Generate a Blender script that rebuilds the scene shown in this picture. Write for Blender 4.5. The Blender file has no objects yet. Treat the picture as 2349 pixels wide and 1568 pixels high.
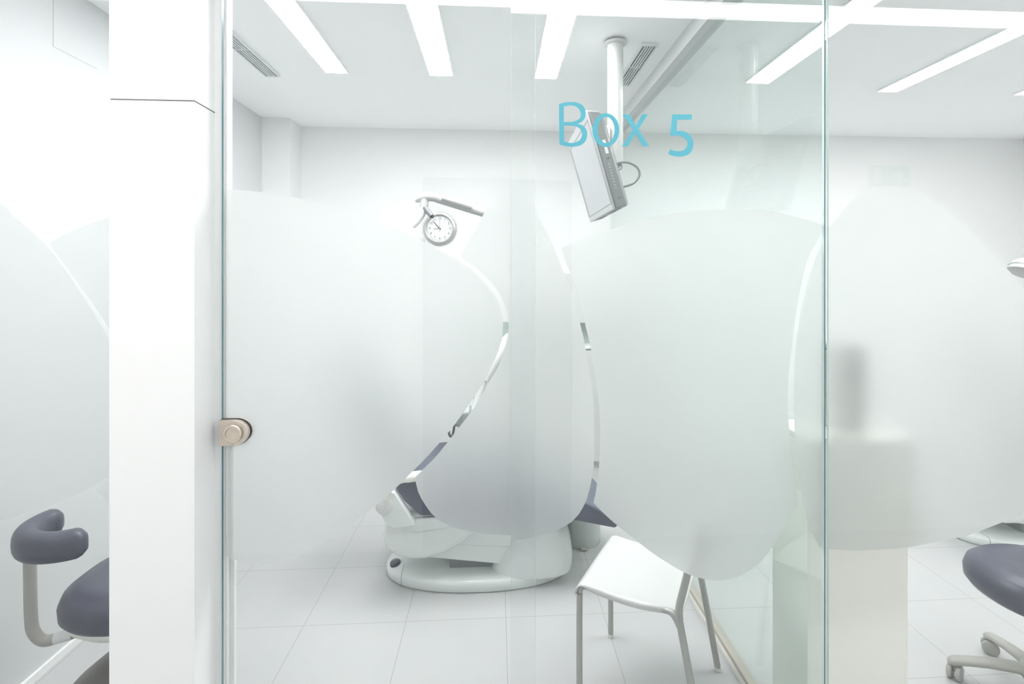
import bpy, bmesh, math, random
from mathutils import Vector, Matrix

# ------------------------------------------------------------------ camera, world, exposure
sc = bpy.context.scene
COL = sc.collection
CAM_YAW = math.radians(3.5)
cam_data = bpy.data.cameras.new('camera')
cam_data.sensor_width = 36.0
cam_data.lens = 36.0 * 1175.0 / 2349.0
cam_data.shift_x = -0.01506
cam_data.shift_y = -0.0656
cam_data.clip_start = 0.02
cam = bpy.data.objects.new('camera', cam_data)
COL.objects.link(cam)
cam.location = (0.0, 0.0, 1.58)
cam.rotation_euler = (math.radians(90), 0.0, -CAM_YAW)
sc.camera = cam
world = bpy.data.worlds.new('world'); sc.world = world
world.use_nodes = True
world.node_tree.nodes['Background'].inputs[0].default_value = (0.9, 0.95, 1.0, 1)
world.node_tree.nodes['Background'].inputs[1].default_value = 0.3
STRIP_ROOM = 37.0        # radiance of the recessed ceiling strips inside the rooms
STRIP_CORRIDOR = 12.5    # radiance of the long corridor strip
sc.view_settings.view_transform = 'Standard'
sc.view_settings.look = 'None'
sc.view_settings.gamma = 1.0
sc.view_settings.exposure = 0.34
sc.view_settings.use_curve_mapping = False
cy = sc.cycles
cy.use_denoising = True
cy.use_adaptive_sampling = True
cy.adaptive_threshold = 0.03
cy.max_bounces = 16
cy.diffuse_bounces = 8
cy.glossy_bounces = 4
cy.transmission_bounces = 8
cy.transparent_max_bounces = 32
cy.caustics_reflective = False
cy.caustics_refractive = True
cy.sample_clamp_indirect = 10.0

CEIL = 2.78
PLANE_DOOR = 1.425
PLANE_FIXED = 1.450

# ------------------------------------------------------------------ outlines of the frosted film and lettering, metres on the glass
LOBE_DOOR_LEFT = [(-0.731,1.8113045226130653),(-0.7195,1.8109),(-0.6998,1.8102),(-0.6801,1.8092),(-0.6603,1.8076),(-0.6437,1.8058),(-0.6265,1.8036),(-0.6095,1.8012),(-0.5935,1.7987),(-0.5795,1.7965),(-0.5555,1.7921),(-0.5331,1.7874),(-0.5173,1.7844),(-0.4995,1.781),(-0.4814,1.7774),(-0.4643,1.7737),(-0.4459,1.7696),(-0.4285,1.7652),(-0.4045,1.7574),(-0.3898,1.752),(-0.3722,1.7453),(-0.3529,1.7378),(-0.3332,1.7299),(-0.3143,1.7224),(-0.2975,1.7156),(-0.2839,1.7102),(-0.2589,1.7003),(-0.2434,1.6935),(-0.2286,1.686),(-0.2132,1.6777),(-0.198,1.6695),(-0.1755,1.6579),(-0.1536,1.6467),(-0.1338,1.6367),(-0.1127,1.6249),(-0.0952,1.614),(-0.0762,1.6013),(-0.0583,1.5873),(-0.0419,1.5714),(-0.0265,1.5542),(-0.0134,1.5373),(-0.0032,1.5216),(0.0048,1.5063),(0.011,1.4909),(0.0168,1.4661),(0.0195,1.4433),(0.0183,1.4128),(0.0133,1.3912),(0.0073,1.3701),(-0.0024,1.3434),(-0.0101,1.3278),(-0.0182,1.3118),(-0.0316,1.2828),(-0.0438,1.265),(-0.0571,1.2466),(-0.068,1.2299),(-0.0801,1.2116),(-0.0908,1.1965),(-0.1028,1.1799),(-0.1151,1.1636),(-0.127,1.1485),(-0.1392,1.1337),(-0.1524,1.1183),(-0.1634,1.1058),(-0.1751,1.0929),(-0.1871,1.0799),(-0.1992,1.0672),(-0.2119,1.0543),(-0.2251,1.0413),(-0.2376,1.0291),(-0.2482,1.0188),(-0.2608,1.0059),(-0.2732,0.9941),(-0.2871,0.9817),(-0.3034,0.9677),(-0.3195,0.9543),(-0.333,0.9433),(-0.3463,0.9328),(-0.3644,0.9195),(-0.3767,0.9107),(-0.3909,0.9006),(-0.4064,0.8898),(-0.4221,0.8789),(-0.4374,0.8687),(-0.4514,0.8598),(-0.4701,0.8486),(-0.4875,0.8391),(-0.5044,0.8306),(-0.5215,0.8226),(-0.5392,0.8148),(-0.557,0.8075),(-0.5745,0.8012),(-0.5911,0.7964),(-0.6112,0.7923),(-0.63,0.7907),(-0.6488,0.7912),(-0.6684,0.7943),(-0.688,0.7995),(-0.7062,0.8062),(-0.7215,0.8136),(-0.731,0.8195460431654676)]
LOBE_DOOR_MIDDLE = [(-0.1006,1.631),(-0.0921,1.6458),(-0.08,1.6669),(-0.068,1.6883),(-0.0566,1.7092),(-0.0454,1.7303),(-0.0365,1.7469),(-0.0255,1.764),(-0.0133,1.7824),(0.0024,1.8033),(0.015,1.8175),(0.0289,1.8315),(0.0415,1.8403),(0.043,1.8397928825622776),(0.043,0.8505529801324504),(0.039,0.8505),(0.0208,0.851),(0.0037,0.8529),(-0.0153,0.8549),(-0.0372,0.8576),(-0.0583,0.8609),(-0.0772,0.8646),(-0.0952,0.869),(-0.1127,0.8747),(-0.1301,0.8819),(-0.147,0.8904),(-0.162,0.9004),(-0.18,0.9187),(-0.1944,0.9388),(-0.2067,0.959),(-0.2159,0.9793),(-0.2215,1.0013),(-0.2243,1.0182),(-0.2028,1.0406),(-0.1877,1.0547),(-0.1716,1.0702),(-0.158,1.0859),(-0.1428,1.1047),(-0.1326,1.1174),(-0.1211,1.132),(-0.1096,1.1467),(-0.0994,1.1597),(-0.0842,1.1787),(-0.0704,1.1969),(-0.0595,1.2126),(-0.0482,1.2296),(-0.0377,1.2463),(-0.0283,1.2625),(-0.0198,1.2784),(-0.0122,1.2923),(0.0049,1.3201),(0.0171,1.3505),(0.0229,1.3671),(0.028,1.3858),(0.0325,1.4099),(0.0354,1.4334),(0.0341,1.4639),(0.0297,1.481),(0.0244,1.497),(0.0158,1.519),(0.0028,1.5371),(-0.011,1.5544),(-0.0255,1.569),(-0.0402,1.5818),(-0.0583,1.597),(-0.0733,1.6092),(-0.0893,1.622)]
LOBE_FIXED_MIDDLE = [(0.042,1.8595645161290322),(0.0422,1.8597),(0.0566,1.8521),(0.0708,1.8314),(0.0801,1.8185),(0.0903,1.803),(0.1005,1.7868),(0.1095,1.772),(0.1195,1.7546),(0.128,1.7385),(0.1358,1.7235),(0.1449,1.7067),(0.1546,1.6862),(0.1615,1.6698),(0.1694,1.6504),(0.1778,1.6295),(0.186,1.6088),(0.1926,1.5926),(0.1994,1.5761),(0.2062,1.5594),(0.2128,1.5423),(0.2188,1.5249),(0.2243,1.5062),(0.2296,1.4862),(0.2345,1.4664),(0.2389,1.4479),(0.2428,1.4321),(0.2485,1.4113),(0.2541,1.3843),(0.2566,1.3706),(0.2595,1.3538),(0.2626,1.3348),(0.2659,1.3147),(0.2692,1.2944),(0.2722,1.2747),(0.2749,1.2566),(0.2769,1.241),(0.2796,1.2169),(0.2809,1.198),(0.2815,1.1805),(0.282,1.1606),(0.2824,1.141),(0.2825,1.1195),(0.2824,1.0978),(0.2823,1.0778),(0.282,1.0614),(0.2815,1.0382),(0.2795,1.02),(0.2763,1.0004),(0.2721,0.9787),(0.2681,0.96),(0.2579,0.9277),(0.2478,0.9084),(0.2364,0.8906),(0.2162,0.8699),(0.1962,0.8581),(0.1734,0.8474),(0.1521,0.8411),(0.1308,0.8363),(0.1098,0.8308),(0.0883,0.8264),(0.0675,0.8238),(0.042,0.8240875939849625)]
LOBE_FIXED_WIDE = [(0.1835,1.6588),(0.1964,1.6639),(0.2147,1.6712),(0.2364,1.6796),(0.2592,1.6879),(0.2752,1.6934),(0.2926,1.6993),(0.3109,1.7054),(0.3294,1.7114),(0.3476,1.7171),(0.3647,1.7224),(0.3843,1.7281),(0.4033,1.7334),(0.4218,1.7383),(0.4397,1.7428),(0.457,1.747),(0.4768,1.7514),(0.495,1.7552),(0.5136,1.7585),(0.5345,1.7614),(0.5535,1.7637),(0.5741,1.7657),(0.5955,1.7674),(0.6172,1.7688),(0.6385,1.7699),(0.6594,1.7705),(0.6803,1.7708),(0.7013,1.7707),(0.7223,1.7703),(0.7434,1.7694),(0.7644,1.7682),(0.7852,1.7668),(0.8062,1.7648),(0.8275,1.7622),(0.8492,1.7586),(0.8691,1.7546),(0.8909,1.7494),(0.913,1.7437),(0.9336,1.738),(0.9512,1.7327),(0.963,1.728828125),(0.963,1.708089),(0.9567,1.6953),(0.9439,1.6703),(0.933,1.6566),(0.9212,1.6328),(0.9171,1.6197),(0.9127,1.6039),(0.9081,1.5861),(0.9034,1.5669),(0.8988,1.5468),(0.8944,1.5266),(0.8905,1.5066),(0.8873,1.4889),(0.8842,1.4703),(0.8813,1.4511),(0.8786,1.4317),(0.876,1.4124),(0.8735,1.3936),(0.8713,1.3756),(0.8692,1.3588),(0.8666,1.338),(0.8643,1.3185),(0.8623,1.3001),(0.8607,1.2824),(0.8594,1.2652),(0.8585,1.2483),(0.8581,1.2286),(0.8584,1.2099),(0.8592,1.1918),(0.8602,1.1738),(0.8612,1.1557),(0.8622,1.1373),(0.8634,1.1189),(0.8647,1.1006),(0.8662,1.0824),(0.8678,1.0642),(0.8702,1.0415),(0.8729,1.0187),(0.8757,0.9964),(0.8785,0.9752),(0.8814,0.9538),(0.8845,0.9322),(0.8872,0.9135),(0.8891,0.9003),(0.8805,0.8864),(0.8682,0.8667),(0.8559,0.8472),(0.8445,0.8298),(0.8332,0.8126),(0.8227,0.7969),(0.8092,0.7768),(0.7962,0.7592),(0.7831,0.7439),(0.7671,0.7295),(0.7527,0.7188),(0.7361,0.708),(0.7184,0.6992),(0.6996,0.6927),(0.6796,0.6881),(0.6594,0.686),(0.639,0.6867),(0.6183,0.6899),(0.5981,0.6946),(0.5796,0.7),(0.5615,0.7069),(0.5409,0.717),(0.5261,0.7253),(0.5098,0.7353),(0.4928,0.7462),(0.4762,0.7573),(0.4609,0.7679),(0.4438,0.7803),(0.428,0.7926),(0.4126,0.805),(0.3967,0.8179),(0.3796,0.8317),(0.3619,0.8461),(0.3447,0.8605),(0.329,0.8742),(0.3093,0.8929),(0.2916,0.9108),(0.2795,0.9233),(0.2858,0.9495),(0.2883,0.9649),(0.2911,0.9841),(0.2939,1.0045),(0.296,1.0234),(0.2975,1.0451),(0.2981,1.0658),(0.2985,1.0874),(0.2988,1.1048),(0.2991,1.1228),(0.299,1.1413),(0.2985,1.1603),(0.2977,1.1786),(0.2967,1.1966),(0.295,1.2166),(0.2922,1.2408),(0.2898,1.2581),(0.2869,1.2781),(0.2835,1.2996),(0.28,1.3215),(0.2766,1.3424),(0.2734,1.3612),(0.2706,1.3767),(0.2657,1.3999),(0.2617,1.4138),(0.2579,1.4282),(0.2542,1.4469),(0.2507,1.4661),(0.2466,1.4847),(0.2415,1.5025),(0.2358,1.5197),(0.2301,1.5361),(0.2228,1.5564),(0.2137,1.58),(0.2064,1.5991),(0.1976,1.6222),(0.1892,1.6438)]
LOBE_FIXED_RIGHT = [(0.963,1.6786929577464786),(0.9582,1.6672),(0.951,1.6486),(0.944,1.6291),(0.9372,1.6097),(0.9307,1.5907),(0.9243,1.5716),(0.9181,1.5517),(0.9121,1.5303),(0.9065,1.5066),(0.903,1.4902),(0.8996,1.4727),(0.8962,1.4544),(0.8929,1.4354),(0.8898,1.4161),(0.887,1.3967),(0.8845,1.3774),(0.8825,1.3586),(0.8808,1.3402),(0.8796,1.3216),(0.8786,1.3031),(0.8779,1.2846),(0.8774,1.2661),(0.8772,1.2476),(0.8771,1.2292),(0.8771,1.2107),(0.8773,1.1923),(0.8777,1.174),(0.8782,1.1557),(0.879,1.1374),(0.8799,1.119),(0.881,1.1007),(0.8823,1.0823),(0.8838,1.0639),(0.8855,1.045),(0.8874,1.0255),(0.8896,1.0058),(0.8919,0.9861),(0.8944,0.9669),(0.897,0.9484),(0.8997,0.9312),(0.9025,0.9154),(0.9073,0.8931),(0.9126,0.8735),(0.9181,0.8561),(0.9237,0.8403),(0.9292,0.8257),(0.9391,0.8035),(0.949,0.7855),(0.956,0.7733),(0.963,0.7717953271028037)]
LOBE_RIGHT_PANE = [(0.979,0.7684846153846154),(0.9982,0.7659),(1.0231,0.7633),(1.0483,0.7615),(1.0771,0.7603),(1.1003,0.7599),(1.1258,0.76),(1.1518,0.7604),(1.1714,0.7609),(1.1914,0.7616),(1.2114,0.7627),(1.231,0.7643),(1.2547,0.7675),(1.2779,0.7716),(1.3051,0.7763),(1.3256,0.7794),(1.3487,0.7827),(1.3727,0.7863),(1.3957,0.79),(1.4159,0.7938),(1.4405,0.8),(1.4605,0.8067),(1.4855,0.8154),(1.5023,0.821),(1.5211,0.8274),(1.5411,0.8344),(1.5617,0.8416),(1.5818,0.8487),(1.6007,0.8556),(1.6222,0.8629),(1.6433,0.8694),(1.6638,0.8762),(1.6832,0.8845),(1.7012,0.8953),(1.7183,0.908),(1.7346,0.9217),(1.7495,0.9376),(1.7623,0.9567),(1.7725,0.9801),(1.7775,0.9973),(1.7818,1.0165),(1.7852,1.0373),(1.7877,1.0593),(1.7892,1.0823),(1.7896,1.1058),(1.7888,1.1296),(1.7868,1.1531),(1.7835,1.177),(1.7792,1.2018),(1.7738,1.2271),(1.7672,1.2528),(1.7595,1.2785),(1.7507,1.3041),(1.7408,1.3293),(1.7297,1.3537),(1.7163,1.3785),(1.7003,1.4042),(1.6825,1.4301),(1.6639,1.4555),(1.6455,1.4797),(1.6282,1.5019),(1.613,1.5215),(1.6007,1.5376),(1.5817,1.5623),(1.5726,1.5716),(1.5612,1.5826),(1.5479,1.5967),(1.533,1.6119),(1.5175,1.6277),(1.5023,1.6433),(1.488,1.6587),(1.4739,1.6742),(1.4594,1.6897),(1.4437,1.705),(1.4297,1.7175),(1.4146,1.7302),(1.3991,1.7426),(1.384,1.7544),(1.3701,1.765),(1.3496,1.7799),(1.3308,1.7924),(1.312,1.8039),(1.2922,1.815),(1.2725,1.8252),(1.2543,1.8334),(1.2323,1.8415),(1.2104,1.846),(1.1918,1.8476),(1.1716,1.8479),(1.1531,1.8467),(1.1312,1.8422),(1.111,1.8346),(1.0888,1.8231),(1.0677,1.8095),(1.05,1.7952),(1.0339,1.7794),(1.0182,1.7613),(1.0029,1.7416),(0.9877,1.7235),(0.979,1.7098127388535032)]
LOBE_LEFT_PANE = [(-1.4192,1.8485),(-1.4109,1.8417),(-1.3992,1.8322),(-1.3853,1.821),(-1.3704,1.8089),(-1.3557,1.7967),(-1.3422,1.7853),(-1.3312,1.7757),(-1.3134,1.7583),(-1.3007,1.7439),(-1.288,1.7303),(-1.2733,1.7169),(-1.2586,1.7044),(-1.2447,1.6918),(-1.2322,1.6796),(-1.2204,1.6675),(-1.2079,1.6531),(-1.1976,1.6402),(-1.1869,1.6261),(-1.1757,1.6108),(-1.1643,1.5942),(-1.1545,1.5792),(-1.144,1.5627),(-1.1336,1.5457),(-1.1237,1.5294),(-1.1148,1.5149),(-1.1029,1.4956),(-1.093,1.4792),(-1.0833,1.4627),(-1.0738,1.4468),(-1.0645,1.4307),(-1.0539,1.4092),(-1.0473,1.395),(-1.0399,1.3788),(-1.0321,1.3613),(-1.0245,1.343),(-1.0176,1.3246),(-1.0119,1.3066),(-1.0072,1.289),(-1.0031,1.2712),(-0.9997,1.2533),(-0.9971,1.2353),(-0.9954,1.2173),(-0.9949,1.1994),(-0.9954,1.181),(-0.9971,1.1621),(-0.9997,1.1431),(-1.0031,1.1248),(-1.0072,1.1078),(-1.0119,1.0927),(-1.0207,1.0735),(-1.0313,1.0574),(-1.0428,1.0438),(-1.0539,1.0319),(-1.0664,1.0203),(-1.0788,1.0123),(-1.0957,1.0033),(-1.1094,0.9963),(-1.1253,0.9886),(-1.1424,0.9807),(-1.1598,0.9732),(-1.1766,0.9664),(-1.1928,0.9606),(-1.209,0.9555),(-1.2252,0.9508),(-1.2412,0.9462),(-1.2569,0.9416),(-1.2719,0.9369),(-1.2864,0.9323),(-1.3007,0.9279),(-1.3155,0.9235),(-1.3312,0.919),(-1.3493,0.9143),(-1.3696,0.9092),(-1.3897,0.9043),(-1.407,0.9001),(-1.4192,0.8971),(-1.4192,0.977),(-1.4192,1.0904),(-1.4192,1.226),(-1.4192,1.3728),(-1.4192,1.5196),(-1.4192,1.6552),(-1.4192,1.7686)]
LOBE_LEFT_PANE_EDGE = [(-1.2068,1.6648),(-1.1944,1.6721),(-1.1767,1.6824),(-1.1586,1.6922),(-1.1421,1.7002),(-1.1253,1.7077),(-1.1081,1.7149),(-1.0917,1.7214),(-1.0749,1.7276),(-1.0539,1.7354),(-1.0395,1.7408),(-1.0223,1.7473),(-1.004,1.7543),(-0.9863,1.7609),(-0.9713,1.7666),(-0.9607,1.7706),(-0.9607,1.6946),(-0.9607,1.5867),(-0.9607,1.4576),(-0.9607,1.3179),(-0.9607,1.1783),(-0.9607,1.0492),(-0.9607,0.9413),(-0.9607,0.8653),(-0.9683,0.8731),(-0.9789,0.884),(-0.9916,0.897),(-1.0054,0.9111),(-1.0195,0.9255),(-1.0328,0.9392),(-1.0446,0.9512),(-1.0539,0.9607),(-1.0749,0.9825),(-1.0844,0.9924),(-1.0728,1.0024),(-1.0539,1.0212),(-1.0433,1.0322),(-1.0305,1.0449),(-1.0171,1.0593),(-1.0047,1.0752),(-0.9949,1.0923),(-0.9887,1.1081),(-0.9836,1.1253),(-0.9796,1.1434),(-0.9767,1.1621),(-0.975,1.1808),(-0.9744,1.1991),(-0.975,1.2167),(-0.9767,1.234),(-0.9796,1.2513),(-0.9836,1.2689),(-0.9887,1.2872),(-0.9949,1.3064),(-1.0006,1.3222),(-1.0077,1.3395),(-1.0157,1.3576),(-1.0242,1.3758),(-1.0327,1.3934),(-1.0407,1.4098),(-1.0479,1.4244),(-1.0539,1.4365),(-1.0675,1.4613),(-1.0776,1.4757),(-1.087,1.4903),(-1.0971,1.5056),(-1.1081,1.522),(-1.1173,1.5356),(-1.1272,1.5501),(-1.1371,1.5644),(-1.1463,1.5776),(-1.157,1.5927),(-1.1668,1.6063),(-1.1766,1.6201),(-1.1878,1.6365),(-1.1989,1.6532)]
LETTERS = {'B':[[(0.1787,2.0649),(0.1823,2.0662),(0.1876,2.0681),(0.1935,2.0697),(0.1983,2.0706),(0.2036,2.0714),(0.2091,2.072),(0.2143,2.0722),(0.2209,2.072),(0.2273,2.0713),(0.2334,2.0698),(0.2392,2.0675),(0.2446,2.0644),(0.249,2.0605),(0.2521,2.0553),(0.2541,2.0493),(0.2553,2.0434),(0.2554,2.0379),(0.2546,2.0326),(0.2532,2.0278),(0.25,2.022),(0.2455,2.0174),(0.241,2.0146),(0.236,2.0122),(0.2323,2.0106),(0.2369,2.0092),(0.2434,2.0071),(0.249,2.0043),(0.2529,2.0007),(0.2559,1.9964),(0.258,1.9917),(0.2593,1.9868),(0.2597,1.9815),(0.2594,1.9762),(0.2584,1.9709),(0.2567,1.9655),(0.2542,1.9606),(0.2509,1.9565),(0.2467,1.953),(0.2421,1.9501),(0.2368,1.9479),(0.2309,1.9464),(0.2247,1.9454),(0.2198,1.9449),(0.2147,1.9448),(0.2094,1.9449),(0.2039,1.9454),(0.1989,1.9462),(0.1934,1.9473),(0.188,1.9486),(0.1833,1.9497),(0.18,1.9505),(0.1799,1.9601),(0.1798,1.9738),(0.1796,1.9901),(0.1793,2.0077),(0.1791,2.0254),(0.1789,2.0417),(0.1788,2.0553)],[(0.1925,2.0594),(0.1962,2.0601),(0.2015,2.0611),(0.2074,2.0621),(0.2126,2.0625),(0.2183,2.0622),(0.2236,2.0611),(0.2282,2.0594),(0.2338,2.0552),(0.2379,2.0499),(0.2404,2.0441),(0.2414,2.0379),(0.2406,2.0316),(0.2379,2.0258),(0.2328,2.0214),(0.2264,2.018),(0.22,2.0161),(0.2126,2.015),(0.2075,2.0147),(0.2017,2.0147),(0.1962,2.0147),(0.1925,2.0147),(0.1925,2.0184),(0.1925,2.0237),(0.1925,2.0301),(0.1925,2.037),(0.1925,2.0439),(0.1925,2.0503),(0.1925,2.0556)],[(0.1925,2.0044),(0.1965,2.0045),(0.2023,2.0047),(0.2086,2.0049),(0.2143,2.0047),(0.2206,2.0042),(0.2265,2.0033),(0.2316,2.0016),(0.2361,1.9989),(0.2399,1.9954),(0.2427,1.9915),(0.2449,1.9848),(0.2448,1.9777),(0.2436,1.9731),(0.2415,1.9685),(0.2386,1.9645),(0.2346,1.9613),(0.2297,1.9586),(0.2247,1.9567),(0.2196,1.9556),(0.2144,1.9553),(0.2091,1.9555),(0.2033,1.9564),(0.1976,1.9579),(0.1935,1.959),(0.1934,1.9628),(0.1933,1.9682),(0.1932,1.9747),(0.193,1.9817),(0.1928,1.9887),(0.1927,1.9951),(0.1926,2.0005)]],'o':[[(0.3523,1.9944),(0.352,1.9881),(0.351,1.9818),(0.3494,1.9758),(0.3471,1.9701),(0.3443,1.9648),(0.3409,1.9599),(0.3371,1.9557),(0.3329,1.9521),(0.3283,1.9493),(0.3235,1.9471),(0.3185,1.9458),(0.3135,1.9453),(0.3084,1.9457),(0.3034,1.9468),(0.2986,1.9488),(0.2941,1.9515),(0.2899,1.955),(0.2861,1.9591),(0.2827,1.9638),(0.2799,1.969),(0.2777,1.9746),(0.2761,1.9806),(0.2751,1.9868),(0.2747,1.993),(0.2751,1.9994),(0.2761,2.0056),(0.2777,2.0116),(0.2799,2.0173),(0.2827,2.0226),(0.2861,2.0274),(0.2899,2.0316),(0.2941,2.0352),(0.2986,2.0381),(0.3034,2.0402),(0.3084,2.0416),(0.3135,2.0421),(0.3185,2.0418),(0.3235,2.0406),(0.3283,2.0387),(0.3329,2.036),(0.3371,2.0325),(0.3409,2.0284),(0.3443,2.0237),(0.3471,2.0185),(0.3494,2.0129),(0.351,2.0069),(0.352,2.0007)],[(0.3387,1.9945),(0.3384,1.9896),(0.3378,1.9847),(0.3354,1.9756),(0.3315,1.9677),(0.3264,1.9616),(0.3205,1.9578),(0.3142,1.9564),(0.3078,1.9576),(0.3019,1.9613),(0.2969,1.9672),(0.293,1.9749),(0.2906,1.9839),(0.2899,1.9887),(0.2897,1.9937),(0.2899,1.9986),(0.2906,2.0034),(0.293,2.0125),(0.2969,2.0204),(0.3019,2.0265),(0.3078,2.0303),(0.3142,2.0317),(0.3205,2.0306),(0.3264,2.0269),(0.3315,2.021),(0.3354,2.0133),(0.3378,2.0042),(0.3384,1.9994)]],'x':[[(0.3625,2.0399),(0.3682,2.04),(0.3761,2.0402),(0.3818,2.0403),(0.3836,2.037),(0.3862,2.0322),(0.3893,2.0266),(0.3926,2.0207),(0.3957,2.0151),(0.3983,2.0103),(0.4001,2.007),(0.4019,2.0104),(0.4046,2.0152),(0.4078,2.021),(0.4111,2.027),(0.4142,2.0328),(0.4169,2.0376),(0.4188,2.041),(0.4239,2.0411),(0.4309,2.0412),(0.4361,2.0413),(0.4337,2.0377),(0.4304,2.0325),(0.4264,2.0263),(0.4221,2.0195),(0.4178,2.0128),(0.4138,2.0066),(0.4105,2.0014),(0.4082,1.9978),(0.4108,1.9937),(0.4145,1.988),(0.4189,1.9812),(0.4237,1.9737),(0.4285,1.9663),(0.4329,1.9595),(0.4366,1.9537),(0.4392,1.9497),(0.4337,1.9496),(0.4261,1.9495),(0.4205,1.9494),(0.4188,1.9525),(0.4162,1.9569),(0.4132,1.9622),(0.41,1.968),(0.4067,1.9737),(0.4037,1.979),(0.4012,1.9834),(0.3994,1.9865),(0.3976,1.9833),(0.395,1.9788),(0.3919,1.9735),(0.3885,1.9676),(0.3851,1.9618),(0.382,1.9564),(0.3794,1.9519),(0.3776,1.9487),(0.3726,1.9487),(0.3657,1.9486),(0.3607,1.9485),(0.3633,1.9525),(0.367,1.9582),(0.3714,1.9651),(0.3762,1.9725),(0.381,1.9799),(0.3854,1.9867),(0.3891,1.9924),(0.3917,1.9964),(0.3892,2.0001),(0.3857,2.0053),(0.3816,2.0115),(0.3771,2.0182),(0.3726,2.0249),(0.3684,2.0311),(0.3649,2.0363)]],'5':[[(0.5069,2.0423),(0.5117,2.0424),(0.5186,2.0425),(0.5269,2.0427),(0.5358,2.0429),(0.5448,2.043),(0.5531,2.0432),(0.56,2.0433),(0.5649,2.0434),(0.5649,2.039),(0.5649,2.0329),(0.5649,2.0284),(0.5613,2.0284),(0.5561,2.0283),(0.55,2.0281),(0.5433,2.028),(0.5367,2.0279),(0.5305,2.0278),(0.5254,2.0277),(0.5218,2.0276),(0.5216,2.0236),(0.5213,2.0178),(0.5209,2.0111),(0.5205,2.0043),(0.5202,1.9985),(0.52,1.9945),(0.5241,1.9954),(0.5303,1.9957),(0.5358,1.995),(0.5422,1.9937),(0.5481,1.9915),(0.5534,1.9883),(0.5583,1.9842),(0.5624,1.9795),(0.5656,1.9741),(0.5681,1.9681),(0.5695,1.9622),(0.5698,1.9562),(0.5692,1.9503),(0.5677,1.9447),(0.5656,1.9395),(0.5626,1.9347),(0.5588,1.9306),(0.5541,1.9272),(0.5485,1.9246),(0.5428,1.9227),(0.5369,1.9215),(0.5308,1.9211),(0.525,1.921),(0.5194,1.9213),(0.5141,1.9219),(0.509,1.9229),(0.5011,1.9255),(0.4951,1.9279),(0.498,1.9346),(0.5008,1.9412),(0.5057,1.9395),(0.5125,1.9376),(0.5176,1.9368),(0.5232,1.9363),(0.5285,1.9364),(0.5362,1.9379),(0.5428,1.9408),(0.5475,1.9456),(0.5506,1.9514),(0.5521,1.9575),(0.5517,1.9636),(0.549,1.9692),(0.5446,1.974),(0.5387,1.9776),(0.5321,1.98),(0.5263,1.9813),(0.5197,1.9816),(0.5133,1.9813),(0.5062,1.9807),(0.5012,1.9802),(0.5017,1.9854),(0.5023,1.9928),(0.5031,2.0017),(0.504,2.0113),(0.5049,2.0209),(0.5057,2.0297),(0.5064,2.0371)]]}

# ------------------------------------------------------------------ materials
def mat(name, color, rough=0.5, metal=0.0, spec=0.5, coat=0.0, noise=0.0, nscale=6.0, bump=0.0, bscale=200.0, emit=0.0):
    m = bpy.data.materials.new(name); m.use_nodes = True
    nt = m.node_tree; b = nt.nodes['Principled BSDF']
    b.inputs['Base Color'].default_value = (*color, 1)
    b.inputs['Roughness'].default_value = rough
    b.inputs['Metallic'].default_value = metal
    b.inputs['Specular IOR Level'].default_value = spec
    b.inputs['Coat Weight'].default_value = coat
    tc = nt.nodes.new('ShaderNodeTexCoord')
    if noise > 0:
        n = nt.nodes.new('ShaderNodeTexNoise'); n.inputs['Scale'].default_value = nscale
        n.inputs['Detail'].default_value = 4
        nt.links.new(tc.outputs['Object'], n.inputs['Vector'])
        r = nt.nodes.new('ShaderNodeValToRGB')
        r.color_ramp.elements[0].position = 0.3; r.color_ramp.elements[1].position = 0.7
        r.color_ramp.elements[0].color = (*[c * (1 - noise) for c in color], 1)
        r.color_ramp.elements[1].color = (*[min(1, c * (1 + noise)) for c in color], 1)
        nt.links.new(n.outputs['Fac'], r.inputs['Fac'])
        nt.links.new(r.outputs['Color'], b.inputs['Base Color'])
    if bump > 0:
        n2 = nt.nodes.new('ShaderNodeTexNoise'); n2.inputs['Scale'].default_value = bscale
        bp = nt.nodes.new('ShaderNodeBump'); bp.inputs['Strength'].default_value = bump
        bp.inputs['Distance'].default_value = 0.002
        nt.links.new(tc.outputs['Object'], n2.inputs['Vector'])
        nt.links.new(n2.outputs['Fac'], bp.inputs['Height'])
        nt.links.new(bp.outputs['Normal'], b.inputs['Normal'])
    return m

def emissive(name, color, strength):
    m = bpy.data.materials.new(name); m.use_nodes = True
    nt = m.node_tree; nt.nodes.clear()
    o = nt.nodes.new('ShaderNodeOutputMaterial'); e = nt.nodes.new('ShaderNodeEmission')
    e.inputs[0].default_value = (*color, 1); e.inputs[1].default_value = strength
    nt.links.new(e.outputs[0], o.inputs[0]); return m

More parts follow.
